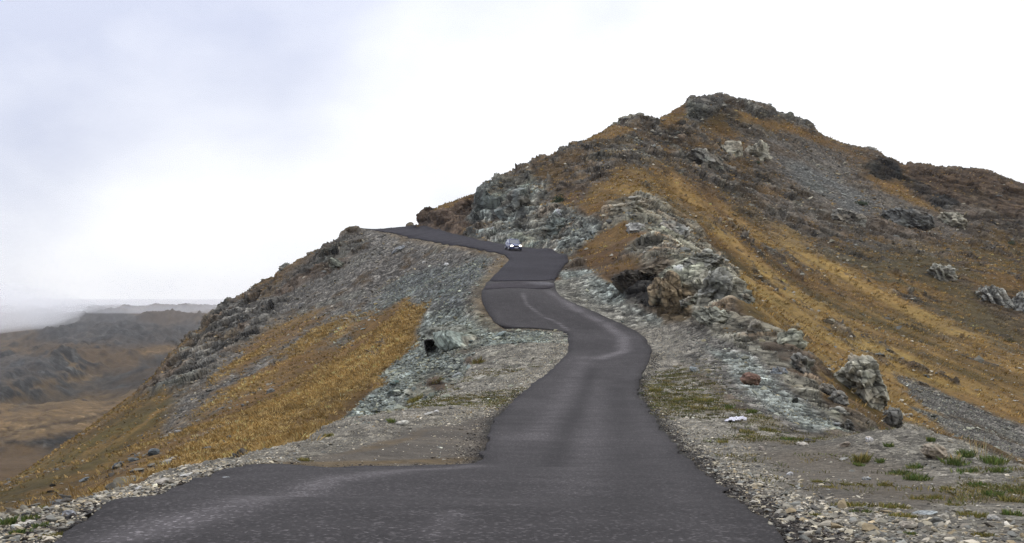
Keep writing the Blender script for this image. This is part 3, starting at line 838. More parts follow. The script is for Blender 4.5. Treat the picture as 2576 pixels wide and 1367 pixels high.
def asphalt_material():
    m, nt, bs = new_mat('asphalt')
    col = nd(nt, 'ShaderNodeVertexColor', layer_name='Col').outputs[0]
    geo = nd(nt, 'ShaderNodeNewGeometry').outputs['Position']
    n1 = nd(nt, 'ShaderNodeTexNoise', i_Scale=24.0, i_Detail=6.0, i_Roughness=0.85); nt.links.new(geo, n1.inputs['Vector'])
    n2 = nd(nt, 'ShaderNodeTexNoise', i_Scale=1.3, i_Detail=6.0, i_Roughness=0.6); nt.links.new(geo, n2.inputs['Vector'])
    v = nd(nt, 'ShaderNodeTexVoronoi', i_Scale=34.0); nt.links.new(geo, v.inputs['Vector'])
    sp = nd(nt, 'ShaderNodeSeparateColor'); nt.links.new(v.outputs['Color'], sp.inputs[0])
    chip = mathn(nt, 'MULTIPLY', mathn(nt, 'GREATER_THAN', sp.outputs[0], 0.90), 0.9)
    g = mathn(nt, 'ADD', mathn(nt, 'MULTIPLY', mathn(nt, 'SUBTRACT', n1.outputs['Fac'], 0.5), 3.2), mathn(nt, 'MULTIPLY', mathn(nt, 'SUBTRACT', n2.outputs['Fac'], 0.5), 0.9))
    e = mathn(nt, 'POWER', 2.718, mathn(nt, 'ADD', mathn(nt, 'SUBTRACT', g, 0.08), chip))
    nt.links.new(scale_col(nt, col, e), bs.inputs['Base Color'])
    b = nd(nt, 'ShaderNodeBump', i_Strength=0.5, i_Distance=0.012); nt.links.new(n1.outputs['Fac'], b.inputs['Height'])
    nt.links.new(b.outputs[0], bs.inputs['Normal'])
    bs.inputs['Roughness'].default_value = 0.95
    bs.inputs['Specular IOR Level'].default_value = 0.12
    return m
MAT_ASPHALT = asphalt_material()

def poly_lines_d(x, y, line):
    d = np.full(x.shape, 1e9)
    for (ax, ay), (bx, by) in zip(line[:-1], line[1:]):
        ex, ey = bx - ax, by - ay
        t = np.clip(((x - ax) * ex + (y - ay) * ey) / (ex * ex + ey * ey + 1e-9), 0, 1)
        d = np.minimum(d, np.hypot(x - ax - t * ex, y - ay - t * ey))
    return d
def plan_line(pix):
    out = []
    for px_, py_ in pix:
        p = place(px_, py_)
        if p is not None: out.append(p[:2])
    return out
DUST = [  # dusty tyre tracks: (line seen in the photograph, half width in metres, strength)
    (plan_line([(330, 1367), (560, 1300), (800, 1225), (960, 1197), (1190, 1178)]), 0.33, 0.5),
    (plan_line([(420, 1330), (640, 1275), (840, 1205)]), 0.16, 0.22),
    (plan_line([(1385, 735), (1440, 775), (1520, 815), (1570, 850), (1570, 885), (1510, 905)]), 0.45, 0.7),
    (plan_line([(1470, 900), (1440, 960), (1400, 1030), (1340, 1110)]), 0.5, 0.25),
    (plan_line([(1500, 960), (1480, 1100), (1470, 1250)]), 0.6, 0.18),
    (plan_line([(1313, 738), (1325, 768), (1360, 795), (1405, 815), (1432, 835)]), 0.10, 0.8),
    (plan_line([(1090, 1367), (1150, 1300)]), 0.12, 0.25)]
DARKT = [(plan_line([(1390, 1180), (1430, 1080), (1470, 1000), (1490, 930)]), 0.35, 0.35), (plan_line([(1560, 1300), (1560, 1100), (1555, 980)]), 0.5, 0.22)]
def road_colour(v):
    x, y = v[:, 0], v[:, 1]
    base = np.array([0.050, 0.0455, 0.0450]) * np.exp(0.35 * fbm(x, y, 0 * x, 6, 4, 700))[:, None]
    edge = sstep(0.5, 0.0, poly_sd(x.astype(np.float32), y.astype(np.float32), ROAD_XY))
    base *= (1 - 0.25 * edge)[:, None]
    for line, hw, k_ in DUST:
        d = poly_lines_d(x, y, line)
        w = np.exp(-(d / hw) ** 2) * k_ * (0.75 + 0.5 * fbm(x, y, 0 * x, 0.8, 4, 710))
        base = base * (1 - w[:, None]) + np.array([0.17, 0.155, 0.155]) * w[:, None]
    for line, hw, k_ in DARKT:
        d = poly_lines_d(x, y, line)
        base *= (1 - k_ * np.exp(-(d / hw) ** 2))[:, None]
    return base
import time as _t; _t0=_t.time()
asphalt('road', ROAD_XY.copy(), 0.05, 0.22, MAT_ASPHALT, road_colour)
# newer, darker surfacing on the upper stretch, and the lighter strip across its start
yl, yr = 110.5, 111.0
li = L3[:, 1]; ri = R3[:, 1]
def edge_at(E, y):
    o = np.argsort(E[:, 1]); return np.array([np.interp(y, E[o, 1], E[o, 0]), y])
up_l = np.vstack([[edge_at(L3, 111.5)], L3[(li > 112) & (li < 274), :2]]); up_r = np.vstack([[edge_at(R3, 113.5)], R3[(ri > 114) & (ri < 274), :2]])
asphalt('new_road_surface', np.vstack([up_l, up_r[::-1]]), 0.085, 0.06, MAT_ASPHALT,
        lambda v: np.array([0.030, 0.0275, 0.032]) * np.exp(0.25 * fbm(v[:, 0], v[:, 1], 0 * v[:, 0], 5, 4, 720))[:, None], ragged=0.04)
s_l0, s_l1 = edge_at(L3, 106.5), edge_at(L3, 110.9); s_r0, s_r1 = edge_at(R3, 108.6), edge_at(R3, 112.9)
asphalt('road_strip', np.array([s_l0, s_l1, s_r1, s_r0]), 0.07, 0.05, MAT_ASPHALT,
        lambda v: (np.array([0.036, 0.031, 0.034]) + 0.075 * sstep(0.4, 3.2, v[:, 0])[:, None] * sstep(109.2, 110.8, v[:, 1] - 0.25 * v[:, 0])[:, None]) * np.exp(0.4 * fbm(v[:, 0], v[:, 1], 0 * v[:, 0], 2, 4, 730))[:, None], ragged=0.04)

print('asphalt time',_t.time()-_t0)
# ------------------------------------------------------------------ the valley on the left and the plateau beyond it
VC = []
for p in [(0, 1235, 250), (150, 1205, 275), (300, 1160, 300), (0, 1165, 390), (150, 1150, 410), (330, 1118, 430), (0, 1092, 470), (120, 1085, 480), (330, 1062, 500), (0, 1050, 560), (200, 1030, 580), (400, 1005, 590),
          (0, 1000, 660), (200, 985, 680), (330, 950, 690), (470, 930, 700), (100, 960, 740), (270, 925, 760), (400, 905, 780), (520, 875, 800), (0, 955, 790), (0, 915, 960), (200, 905, 1000), (400, 872, 1050), (560, 852, 1100),
          (100, 860, 1380), (300, 842, 1450), (560, 820, 1550), (0, 850, 1600), (150, 805, 1900), (270, 792, 2000), (400, 800, 2100), (560, 797, 2200), (0, 800, 2300), (300, 783, 2900), (560, 778, 2900), (0, 782, 3000), (150, 778, 4300), (560, 775, 4300),
          (-700, 1250, 250), (-800, 1120, 480), (-900, 980, 760), (-900, 860, 1500), (-900, 800, 2800), (-900, 785, 4400), (1400, 780, 4400), (2400, 785, 4400), (3600, 785, 4400), (1400, 800, 2800), (2600, 800, 2800), (3700, 800, 2800),
          (1300, 850, 1500), (2500, 870, 1500), (3700, 870, 1500), (1300, 1000, 760), (2500, 1050, 760), (3800, 1050, 760), (2600, 1400, 400), (3900, 1400, 400), (1300, 1300, 400)]:
    VC.append(P(*p))
VC.append(np.array((-330, 60, -60.0))); VC.append(np.array((-900, 200, -75.0))); VC.append(np.array((330, 60, -70.0))); VC.append(np.array((900, 200, -80.0)))
VC = np.array(VC)
A_ = VC[:, :2] / 400.0
K_ = np.sqrt(((A_[:, None] - A_[None]) ** 2).sum(2) + 1e-6)
n_ = len(A_)
MM = np.zeros((n_ + 3, n_ + 3)); MM[:n_, :n_] = K_; MM[:n_, n_] = 1; MM[:n_, n_ + 1:] = A_; MM[n_:, :n_] = MM[:n_, n_:].T
VW = np.linalg.solve(MM, np.concatenate([VC[:, 2], np.zeros(3)]))
def valley_z(x, y):
    d = np.sqrt((x[..., None] / 400 - A_[:, 0]) ** 2 + (y[..., None] / 400 - A_[:, 1]) ** 2 + 1e-6)
    return d @ VW[:n_] + VW[n_] + VW[n_ + 1] * x / 400 + VW[n_ + 2] * y / 400
hv = np.concatenate([np.radians(np.linspace(-62, -23, 40))[:-1], np.radians(np.linspace(-23, -9, 300)), np.radians(np.linspace(-9, 75, 60))[1:]])
rv = np.concatenate([np.geomspace(215, 1200, 300)[:-1], np.geomspace(1200, 5600, 170)])
vth, vr = np.meshgrid(hv, rv, indexing='ij')
vx, vy = vr * np.sin(vth), vr * np.cos(vth)
vz = valley_z(vx, vy)
amp = np.clip(vr / 700, 0.25, 1.5)
e1 = fbm(vx + 0.12 * vy, vy * 0.33, 0 * vx, 120, 6, 1001, 0.5, True); e2 = fbm(vx + 0.1 * vy, vy * 0.42, 0 * vx, 48, 5, 1011, 0.55); e3 = fbm(vx, vy, 0 * vx, 16, 4, 1021, 0.6)
fade = sstep(215, 300, vr)
tilt_away = sstep(1500, 3500, vr)
vz = vz + fade * amp * ((18.0 * (e1 - 0.35) + 6.0 * e2) * (1 - 0.3 * tilt_away) + 1.0 * e3)
# crags where a rise breaks off towards the viewer
crag = sstep(-0.05, 0.2, e2 * 0.8 + e3 * 0.55 + 0.25 * (e1 - 0.2)) * fade
cv, cg = cells(vx, vy, vz, 14, 1030, 0.7); cv2, cg2 = cells(vx, vy, vz, 5, 1040, 0.7)
vz = vz + crag * amp * (0.35 * cv + 0.3 * cv2 + 1.0)
vslope = np.gradient(vz, axis=1) / np.gradient(vr, axis=1)
rock_w = np.clip(sstep(0.12, 0.5, vslope) * 0.5 + crag * sstep(0.02, 0.25, vslope), 0, 1)
vcol = np.array([0.20, 0.128, 0.052]) * np.exp(0.8 * e3 + 1.2 * e2)[..., None]
brn = sstep(-0.2, 0.35, -e2 + 0.4 * e1)[..., None]
vcol = vcol * (1 - 0.6 * brn) + np.array([0.085, 0.055, 0.026]) * 0.6 * brn
pale_g = sstep(0.1, 0.45, e1 - 0.6 * e2)[..., None] * 0.5
vcol = vcol * (1 - pale_g) + np.array([0.24, 0.145, 0.06]) * pale_g
vcol = vcol * (1 - rock_w[..., None]) + np.array([0.070, 0.070, 0.064]) * (0.8 * np.exp(0.6 * cv2 + 0.5 * cv))[..., None] * rock_w[..., None]
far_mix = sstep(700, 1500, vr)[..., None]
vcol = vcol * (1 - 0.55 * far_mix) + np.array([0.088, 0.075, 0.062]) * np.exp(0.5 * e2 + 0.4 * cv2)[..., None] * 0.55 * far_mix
# crags, meadows and the cart track of the valley
vpx, vpy = project(vx, vy, vz)
vqx = vpx + 26 * fbm(vx, vy * 0.5, 0 * vx, 60, 4, 1051) + 14 * e3; vqy = vpy + 15 * fbm(vx, vy * 0.5, 0 * vx, 60, 4, 1061) + 8 * e3
def vregion(poly, soft):
    return sstep(-soft, soft, poly_sd(vqx.ravel().astype(np.float32), vqy.ravel().astype(np.float32), poly)).reshape(vx.shape)
def vpaint(w, col):
    global vcol
    w = np.clip(w, 0, 1)[..., None]
    vcol = vcol * (1 - w) + np.array(col) * np.exp(0.45 * cv2 + 0.35 * e3)[..., None] * w
SLATE, CRAG, MEADOW = (0.085, 0.088, 0.088), (0.052, 0.052, 0.047), (0.26, 0.165, 0.07)
vpaint(vregion([(70, 775), (300, 778), (400, 820), (260, 865), (90, 855)], 14) * 0.8, SLATE)
vpaint(vregion([(-60, 890), (130, 895), (190, 930), (100, 960), (-60, 975)], 14) * 0.75, SLATE)
vpaint(vregion([(300, 840), (560, 800), (600, 830), (420, 865), (280, 880)], 12) * 0.7, SLATE)
vpaint(vregion([(370, 900), (480, 885), (560, 850), (520, 930), (450, 965), (360, 985), (250, 985), (290, 950)], 12) * (0.6 + 0.9 * e3), CRAG)
vpaint(vregion([(120, 970), (270, 925), (400, 915), (300, 965), (190, 1005), (40, 1035)], 12) * (0.6 + 0.9 * e3), CRAG)
vpaint(vregion([(70, 1115), (190, 1118), (340, 1090), (360, 1130), (290, 1160), (120, 1150)], 12) * (0.65 + 0.8 * e3), CRAG)
vpaint(vregion([(-60, 1050), (240, 1010), (340, 1035), (230, 1085), (90, 1100), (-60, 1120)], 14) * 0.75, MEADOW)
vpaint(vregion([(360, 885), (500, 862), (510, 872), (370, 900)], 6) * 0.7, MEADOW)
vpaint(vregion([(170, 950), (260, 935), (260, 944), (175, 962)], 6) * 0.6, MEADOW)
trk = [(-40, 1118), (60, 1084), (140, 1066), (240, 1050)]
dtrk = np.full(vx.shape, 1e9)
for (ax, ay), (bx, by) in zip(trk[:-1], trk[1:]):
    t_ = np.clip(((vpx - ax) * (bx - ax) + (vpy - ay) * (by - ay)) / ((bx - ax) ** 2 + (by - ay) ** 2), 0, 1)
    dtrk = np.minimum(dtrk, np.hypot(vpx - ax - t_ * (bx - ax), vpy - ay - t_ * (by - ay)))
vpaint(0.75 * np.exp(-(dtrk / 3.5) ** 2), (0.07, 0.05, 0.03))
vpaint(0.6 * np.exp(-((dtrk - 8) / 3.0) ** 2), (0.30, 0.21, 0.11))
gi_ = np.arange(vx.size).reshape(vx.shape)
vq = np.stack([gi_[:-1, :-1], gi_[1:, :-1], gi_[1:, 1:], gi_[:-1, 1:]], 2).reshape(-1, 4)
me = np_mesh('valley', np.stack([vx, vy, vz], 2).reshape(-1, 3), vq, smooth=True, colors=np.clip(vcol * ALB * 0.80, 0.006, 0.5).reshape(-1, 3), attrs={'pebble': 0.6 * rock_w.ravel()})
MAT_VALLEY = ground_material('valley ground', 0.35, (0.45, 0.2), 4.0)
tag(link('valley', me, MAT_VALLEY), kind='structure')
# ------------------------------------------------------------------ air
hz_m = bpy.data.materials.new('haze'); hz_m.use_nodes = True
nt = hz_m.node_tree; nt.nodes.clear()
o_ = nt.nodes.new('ShaderNodeOutputMaterial'); v_ = nt.nodes.new('ShaderNodeVolumePrincipled')
v_.inputs['Color'].default_value = (0.97, 0.98, 1.0, 1)
v_.inputs['Density'].default_value = HAZE_D
v_.inputs['Anisotropy'].default_value = 0.0
nt.links.new(v_.outputs[0], o_.inputs['Volume'])
bm = bmesh.new()
bmesh.ops.create_cube(bm, size=1.0)
zlo = min(vz.min(), PZ.min()) - 1.0; zhi = max(62.0, vz.max() + 4, PZ.max() + 6)
for v in bm.verts:
    v.co = Vector((v.co.x * 13000, -300 if v.co.y < 0 else 6200, zlo if v.co.z < 0 else zhi))
me = bpy.data.meshes.new('haze'); bm.to_mesh(me); bm.free()
tag(link('haze', me, hz_m), kind='stuff')

def mist(name, cx, cy, cz_, ax, ay, az, density, seed):
    bm = bmesh.new()
    bmesh.ops.create_icosphere(bm, subdivisions=5, radius=1.0)
    co = np.array([v.co[:] for v in bm.verts])
    n = 1 + 0.30 * fbm(co[:, 0] * 1.2, co[:, 1] * 1.2, co[:, 2] * 0.8, 0.8, 4, seed, 0.5)
    for v, k_ in zip(bm.verts, n):
        v.co = Vector((cx + v.co.x * ax * k_, cy + v.co.y * ay * k_, cz_ + v.co.z * az * k_))
    me = bpy.data.meshes.new(name); bm.to_mesh(me); bm.free()
    m = bpy.data.materials.new('mist'); m.use_nodes = True
    nt = m.node_tree; nt.nodes.clear()
    o_ = nt.nodes.new('ShaderNodeOutputMaterial'); v_ = nt.nodes.new('ShaderNodeVolumePrincipled')
    v_.inputs['Color'].default_value = (0.99, 0.99, 1.0, 1); v_.inputs['Density'].default_value = density; v_.inputs['Anisotropy'].default_value = 0.0
    nt.links.new(v_.outputs[0], o_.inputs['Volume'])
    return tag(link(name, me, m), kind='stuff')
mist('mist', -900, 3700, -19, 2600, 1700, 15, 0.0006, 5)
mist('mist', -462, 1180, -12, 36, 220, 18, 0.0060, 6)
mist('mist', -485, 1200, -9, 62, 300, 24, 0.0024, 8)
# ------------------------------------------------------------------ rocks that stand as things of their own
def rock_material(name, cracked=False):
    m, nt, bs = new_mat(name)
    col = nd(nt, 'ShaderNodeVertexColor', layer_name='Col').outputs[0]
    geo = nd(nt, 'ShaderNodeNewGeometry').outputs['Position']
    n1 = nd(nt, 'ShaderNodeTexNoise', i_Scale=6.0, i_Detail=7.0, i_Roughness=0.7); nt.links.new(geo, n1.inputs['Vector'])
    n2 = nd(nt, 'ShaderNodeTexNoise', i_Scale=0.9, i_Detail=5.0, i_Roughness=0.6); nt.links.new(geo, n2.inputs['Vector'])
    g = mathn(nt, 'ADD', mathn(nt, 'MULTIPLY', mathn(nt, 'SUBTRACT', n1.outputs['Fac'], 0.5), 1.1), mathn(nt, 'MULTIPLY', mathn(nt, 'SUBTRACT', n2.outputs['Fac'], 0.5), 1.3))
    e = mathn(nt, 'POWER', 2.718, g)
    if cracked:
        e = mathn(nt, 'MULTIPLY', e, mathn(nt, 'SUBTRACT', 1.0, crack(nt, geo, 0.75, 0.06, 0.7)))
    nt.links.new(scale_col(nt, col, e), bs.inputs['Base Color'])
    b = nd(nt, 'ShaderNodeBump', i_Strength=0.5, i_Distance=0.04); nt.links.new(n1.outputs['Fac'], b.inputs['Height'])
    nt.links.new(b.outputs[0], bs.inputs['Normal'])
    bs.inputs['Roughness'].default_value = 0.9
    bs.inputs['Specular IOR Level'].default_value = 0.2
    return m
MAT_ROCK = rock_material('bare rock')
MAT_CRAG = rock_material('jointed rock', True)

_ICO = {}
def ico(sub):
    if sub not in _ICO:
        bm = bmesh.new(); bmesh.ops.create_icosphere(bm, subdivisions=sub, radius=1.0)
        _ICO[sub] = (np.array([v.co[:] for v in bm.verts]), np.array([[v.index for v in f.verts] for f in bm.faces])); bm.free()
    return _ICO[sub]

def facet(v, rng, n=10, depth=(0.62, 0.92)):
    for _ in range(n):
        d = rng.normal(size=3); d /= np.linalg.norm(d)
        h = rng.uniform(*depth)
        s = v @ d
        over = s > h
        v[over] -= np.outer(s[over] - h, d)
    return v

def crag(name, px, py, wpx, hpx, col, label, cat='rock outcrop', Y=None, depth=1.0, roll=0.0, seed=1, sub=5, bed=0.5, rough=1.0, group=None, sink=0.25, dip=0.6, cellk=1.0):
    """a crag or boulder of wpx x hpx picture pixels standing where the ground is seen at (px, py)"""
    rng = np.random.default_rng(seed)
    c = place(px, py + hpx * 0.25) if Y is None else P(px, py, Y)
    if c is None:
        c = P(px, py, 250)
    Y = c[1]
    c = np.array([(px - CX) * Y / F, Y, (H - py) * Y / F])
    w, h = wpx * Y / F, hpx * Y / F
    if cat == 'rock outcrop':
        k_ = 1 + 0.28 * max(w, h) * depth / Y              # set back into the slope, same size in view
        c = c * k_; w *= k_ * 1.06; h *= k_ * 1.06; Y *= k_
    v, f = ico(min(sub, 4) if wpx < 75 else sub)
    v = v.copy()
    v = np.sign(v) * np.abs(v) ** 0.8                       # squarer than a ball
    v = facet(v, rng, 14, (0.62, 0.98))
    v *= np.array([w / 2, max(w, h) * 0.5 * depth, h / 2]) * 1.05
    a = math.radians(-roll)
    ca, sa = math.cos(a), math.sin(a)
    v = np.stack([v[:, 0] * ca - v[:, 2] * sa, v[:, 1], v[:, 0] * sa + v[:, 2] * ca], 1)
    q = v + c
    s = min(w, h)
    # beds: a tilted frame, thin blocks along it
    tz_ = q[:, 2] + dip * q[:, 0] + 0.15 * s * vnoise(q[:, 0] / s, q[:, 1] / s, q[:, 2] / s, seed)
    c1, g1 = cells(q[:, 0], q[:, 1], tz_, 0.55 * s * cellk, seed, bed); c2, g2 = cells(q[:, 0], q[:, 1], tz_, 0.26 * s * cellk, seed + 9, bed); c3, g3 = cells(q[:, 0], q[:, 1], tz_, 0.12 * s * cellk, seed + 17, bed)
    n = v / (np.linalg.norm(v, axis=1, keepdims=True) + 1e-9)
    d = s * rough * (0.13 * c1 + 0.075 * c2 + 0.02 * c3 - 0.05 * sstep(0.10, 0, g1) - 0.02 * sstep(0.10, 0, g2) + 0.03 * fbm(q[:, 0], q[:, 1], q[:, 2], s * 0.7, 3, seed + 3))
    v = v + n * d[:, None]
    tone = 1.75 * np.exp(0.22 * c1 + 0.30 * c2 + 0.3 * c3 + 0.3 * fbm(q[:, 0], q[:, 1], q[:, 2], s * 0.35, 4, seed + 5)) * (1 - 0.5 * sstep(0.10, 0, g1)) * (1 - 0.35 * sstep(0.10, 0, g2))
    cc = np.array(col)[None] * ALB * tone[:, None]
    rust_ = sstep(0.1, 0.5, fbm(q[:, 0], q[:, 1], q[:, 2], s * 0.8, 4, seed + 7)) * 0.55
    cc = cc * (1 - rust_[:, None]) + cc.mean(1)[:, None] * np.array([1.15, 0.92, 0.62]) * rust_[:, None]
    lich = sstep(0.15, 0.5, fbm(q[:, 0], q[:, 1], q[:, 2], s * 0.45, 4, seed + 8)) * 0.5
    cc = cc * (1 - lich[:, None]) + cc.mean(1)[:, None] * np.array([0.98, 1.05, 0.80]) * lich[:, None]
    me = np_mesh(name, v, f, colors=np.clip(cc, 0.008, 0.6))
    o = link(name, me, MAT_CRAG if cat == 'rock outcrop' else MAT_ROCK)
    o.location = c
    tag(o, label, cat, group)
    return o

PALE = (0.34, 0.315, 0.235); GREY = (0.21, 0.20, 0.165); DARK = (0.075, 0.075, 0.068); TEAL = (0.165, 0.185, 0.165); OCH = (0.21, 0.16, 0.095); WHT = (0.60, 0.58, 0.53); RED = (0.20, 0.12, 0.085)
ro, bo = 'rock_outcrop', 'boulder'
# skyline and summit
crag(ro, 1600, 316, 128, 50, (0.24, 0.235, 0.175), 'blocky pale crag standing on the skyline left of the summit', Y=252, roll=3, seed=11, bed=0.8, depth=0.6)
crag(ro, 1543, 326, 40, 20, GREY, 'small grey spike of rock at the left foot of the skyline crag', Y=250, roll=-20, seed=12, sub=4)
crag(bo, 1338, 413, 22, 17, (0.34, 0.33, 0.29), 'pale boulder alone on the grassy skyline above the road cut', 'boulder', Y=224, seed=13, sub=4, rough=0.5)
crag(ro, 1790, 258, 110, 34, GREY, 'dark rock cap at the very summit of the mountain', Y=299, roll=-8, seed=14, bed=1.2, depth=0.5)
crag(ro, 1893, 284, 60, 38, GREY, 'blunt rock step on the summit ridge just right of the top', Y=303, roll=14, seed=15, depth=0.6)
crag(ro, 2002, 318, 64, 26, GREY, 'low rock step at the right end of the summit ridge', Y=307, roll=16, seed=16, depth=0.6)
crag(ro, 2190, 387, 44, 26, (0.34, 0.32, 0.27), 'bright pale rock face under the skyline on the right ridge', Y=306, roll=12, seed=17, sub=4, rough=0.7)
crag(ro, 2228, 424, 62, 40, DARK, 'dark knob of rock below the pale face on the right ridge', Y=306, roll=24, seed=18)
crag(ro, 2375, 512, 66, 36, DARK, 'dark jagged rock in the gully below the distant right ridge', Y=285, roll=26, seed=19)
# upper face
crag(ro, 1907, 386, 62, 52, PALE, 'squat pale crag on the upper mountain face, right one of a pair', roll=10, seed=21, bed=1.3)
crag(ro, 1842, 383, 50, 50, PALE, 'rounded pale crag on the upper mountain face, left one of a pair', roll=14, seed=22, bed=1.3)
crag(ro, 1775, 408, 92, 46, GREY, 'broad grey crag with a dark underside below the pair of pale crags', roll=16, seed=23, bed=1.0)
crag(ro, 2130, 552, 80, 60, GREY, 'grey crag with a tuft on top in the middle of the right mountain face', roll=12, seed=24)
crag(ro, 2290, 556, 130, 50, (0.14, 0.14, 0.125), 'long dark cracked rock band under the grey scree', roll=10, seed=25, depth=0.5)
crag(ro, 2400, 560, 72, 40, PALE, 'pale split rock at the right end of the long dark rock band', roll=18, seed=26)
crag(ro, 2372, 692, 70, 44, (0.31, 0.30, 0.24), 'pale ribbed slab tilting down the ochre grass of the right slope', roll=28, seed=27, dip=1.6, bed=0.35)
crag(ro, 2495, 752, 84, 62, (0.29, 0.285, 0.245), 'large ribbed slab lower down the right slope near the picture edge', roll=35, seed=28, dip=1.6, bed=0.35)
crag(ro, 2566, 772, 50, 66, (0.26, 0.255, 0.22), 'pale broken rock beside the large ribbed slab at the right edge', roll=20, seed=29, bed=0.8)
# left flank above the road
crag(ro, 1215, 520, 66, 92, (0.125, 0.14, 0.125), 'tall bluish rock buttress in the road cut left of the car', roll=-8, seed=31, bed=1.4, depth=0.7)
crag(ro, 1300, 520, 80, 70, (0.14, 0.155, 0.14), 'greenish rock rib above the road directly over the car', roll=-18, seed=32, bed=0.7, depth=0.6)
crag(ro, 1395, 575, 74, 44, (0.17, 0.19, 0.165), 'greenish rubbly ledge in the road cut up and right of the car', roll=-28, seed=33, bed=0.6, depth=0.6)
crag(ro, 1080, 546, 56, 34, (0.11, 0.07, 0.042), 'rusty overhanging bluff where the road leaves over the crest', Y=228, roll=-22, seed=34, depth=0.8)
# near spur and bluff
crag(ro, 1590, 528, 96, 40, PALE, 'pale fractured ledge at the head of the near rock spur', roll=-4, seed=41, bed=0.5, depth=0.6)
crag(ro, 1600, 576, 46, 36, (0.33, 0.32, 0.28), 'smooth pale block among the grass of the near spur', roll=6, seed=42, sub=4, rough=0.6)
crag(ro, 1690, 582, 70, 52, (0.29, 0.285, 0.25), 'light grey split rock at the right shoulder of the near spur', roll=30, seed=43, bed=0.6)
crag(ro, 1768, 662, 118, 50, (0.25, 0.245, 0.20), 'layered grey top of the rock bluff above the road bend', roll=-6, seed=44, bed=0.32, dip=0.15)
crag(ro, 1800, 728, 72, 84, (0.24, 0.235, 0.195), 'tall grey right hand pillar of the rock bluff', roll=6, seed=45, bed=0.45, dip=-0.3)
crag(ro, 1682, 745, 76, 92, OCH, 'ochre stained rock face at the foot of the bluff', roll=-8, seed=46, bed=1.3, dip=0.5)
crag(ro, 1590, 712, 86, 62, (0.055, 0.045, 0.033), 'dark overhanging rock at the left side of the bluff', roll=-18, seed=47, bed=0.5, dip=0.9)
crag(ro, 1655, 676, 110, 26, (0.15, 0.12, 0.08), 'long brown ledge capping the dark overhang of the bluff', roll=-16, seed=48, bed=0.4, dip=0.5)
crag(ro, 1745, 762, 60, 40, (0.25, 0.24, 0.19), 'pale block with a black recess beneath in the bluff', roll=-4, seed=49, bed=0.5)
crag(ro, 1880, 752, 34, 40, (0.27, 0.27, 0.215), 'small pale rock standing in grass right of the bluff', roll=12, seed=50, sub=4)
crag(ro, 1800, 806, 96, 46, (0.30, 0.295, 0.225), 'pale lichen covered rock above the scree below the bluff', roll=20, seed=51, bed=0.8)
crag(ro, 1905, 838, 62, 56, (0.22, 0.20, 0.155), 'weathered rock rib between the pale rock and the rusty grass', roll=40, seed=52, bed=0.6)
crag(ro, 1985, 858, 60, 72, (0.28, 0.275, 0.20), 'yellowish pale rock wall at the end of the rocky spur', roll=30, seed=53, bed=1.0)
crag(ro, 2020, 925, 60, 60, (0.21, 0.20, 0.17), 'grey broken rock under the yellowish rock wall', roll=35, seed=54, bed=0.6)
crag(ro, 2176, 966, 96, 172, (0.31, 0.295, 0.225), 'big leaning crag with dark streaked top standing apart on the right', roll=-34, seed=55, bed=0.7, dip=0.0, Y=74, depth=0.8)
crag(ro, 2248, 1050, 44, 50, (0.18, 0.175, 0.15), 'cracked rock under the foot of the big leaning crag', roll=-20, seed=56, Y=70, bed=1.4)
crag(ro, 2078, 980, 44, 26, (0.21, 0.20, 0.17), 'flat topped rock between the scree and the big leaning crag', roll=8, seed=57, Y=62)
crag(ro, 2110, 1004, 44, 44, (0.20, 0.19, 0.16), 'squarish rock below the flat topped rock', roll=14, seed=58, Y=61)
crag(ro, 2102, 1046, 60, 34, (0.23, 0.22, 0.18), 'low wide rock with a black gap at the tip of the scree', roll=6, seed=59, Y=56)
crag(ro, 2128, 1076, 40, 36, (0.17, 0.165, 0.145), 'grey rock right at the tip of the scree beside the spoil heap', roll=24, seed=60, Y=52)
# left hillside
crag(ro, 722, 676, 48, 24, (0.21, 0.205, 0.17), 'pale block on the left skyline below the knoll', Y=222, roll=-22, seed=61, sub=4)
crag(ro, 890, 578, 34, 20, (0.13, 0.115, 0.09), 'rounded knoll at the top of the left skyline beside the road end', Y=220, roll=0, seed=62, sub=4, rough=0.6)
crag(ro, 548, 832, 84, 60, (0.12, 0.125, 0.105), 'dark ledgy crag on the left skyline above the valley', Y=222, roll=-36, seed=63, bed=0.5)
crag(ro, 512, 878, 66, 52, (0.15, 0.155, 0.125), 'greenish crag below the dark ledgy crag on the left skyline', Y=218, roll=-38, seed=64, bed=0.6)
crag(ro, 462, 902, 34, 44, (0.12, 0.12, 0.105), 'thin rock fin sticking out of the left skyline over the valley', Y=224, roll=-50, seed=65, sub=4)
crag(ro, 470, 945, 70, 50, (0.16, 0.16, 0.13), 'mossy crag with a black gap at the lower end of the left rock rib', Y=210, roll=-35, seed=66)
crag(ro, 402, 972, 74, 44, (0.13, 0.135, 0.11), 'lowest crag of the left rock rib where the grass begins', Y=203, roll=-32, seed=67)
crag(ro, 620, 806, 40, 26, DARK, 'black rock in the upper left slope', roll=-20, seed=68, sub=4)
crag(ro, 850, 668, 52, 26, (0.16, 0.165, 0.125), 'greenish rock edge in the middle of the brown scree', roll=20, seed=69, sub=4)
crag(bo, 1001, 629, 38, 15, (0.24, 0.25, 0.25), 'long blue grey boulder lying askew high on the scree', 'boulder', roll=-36, seed=71, sub=4, rough=0.5)
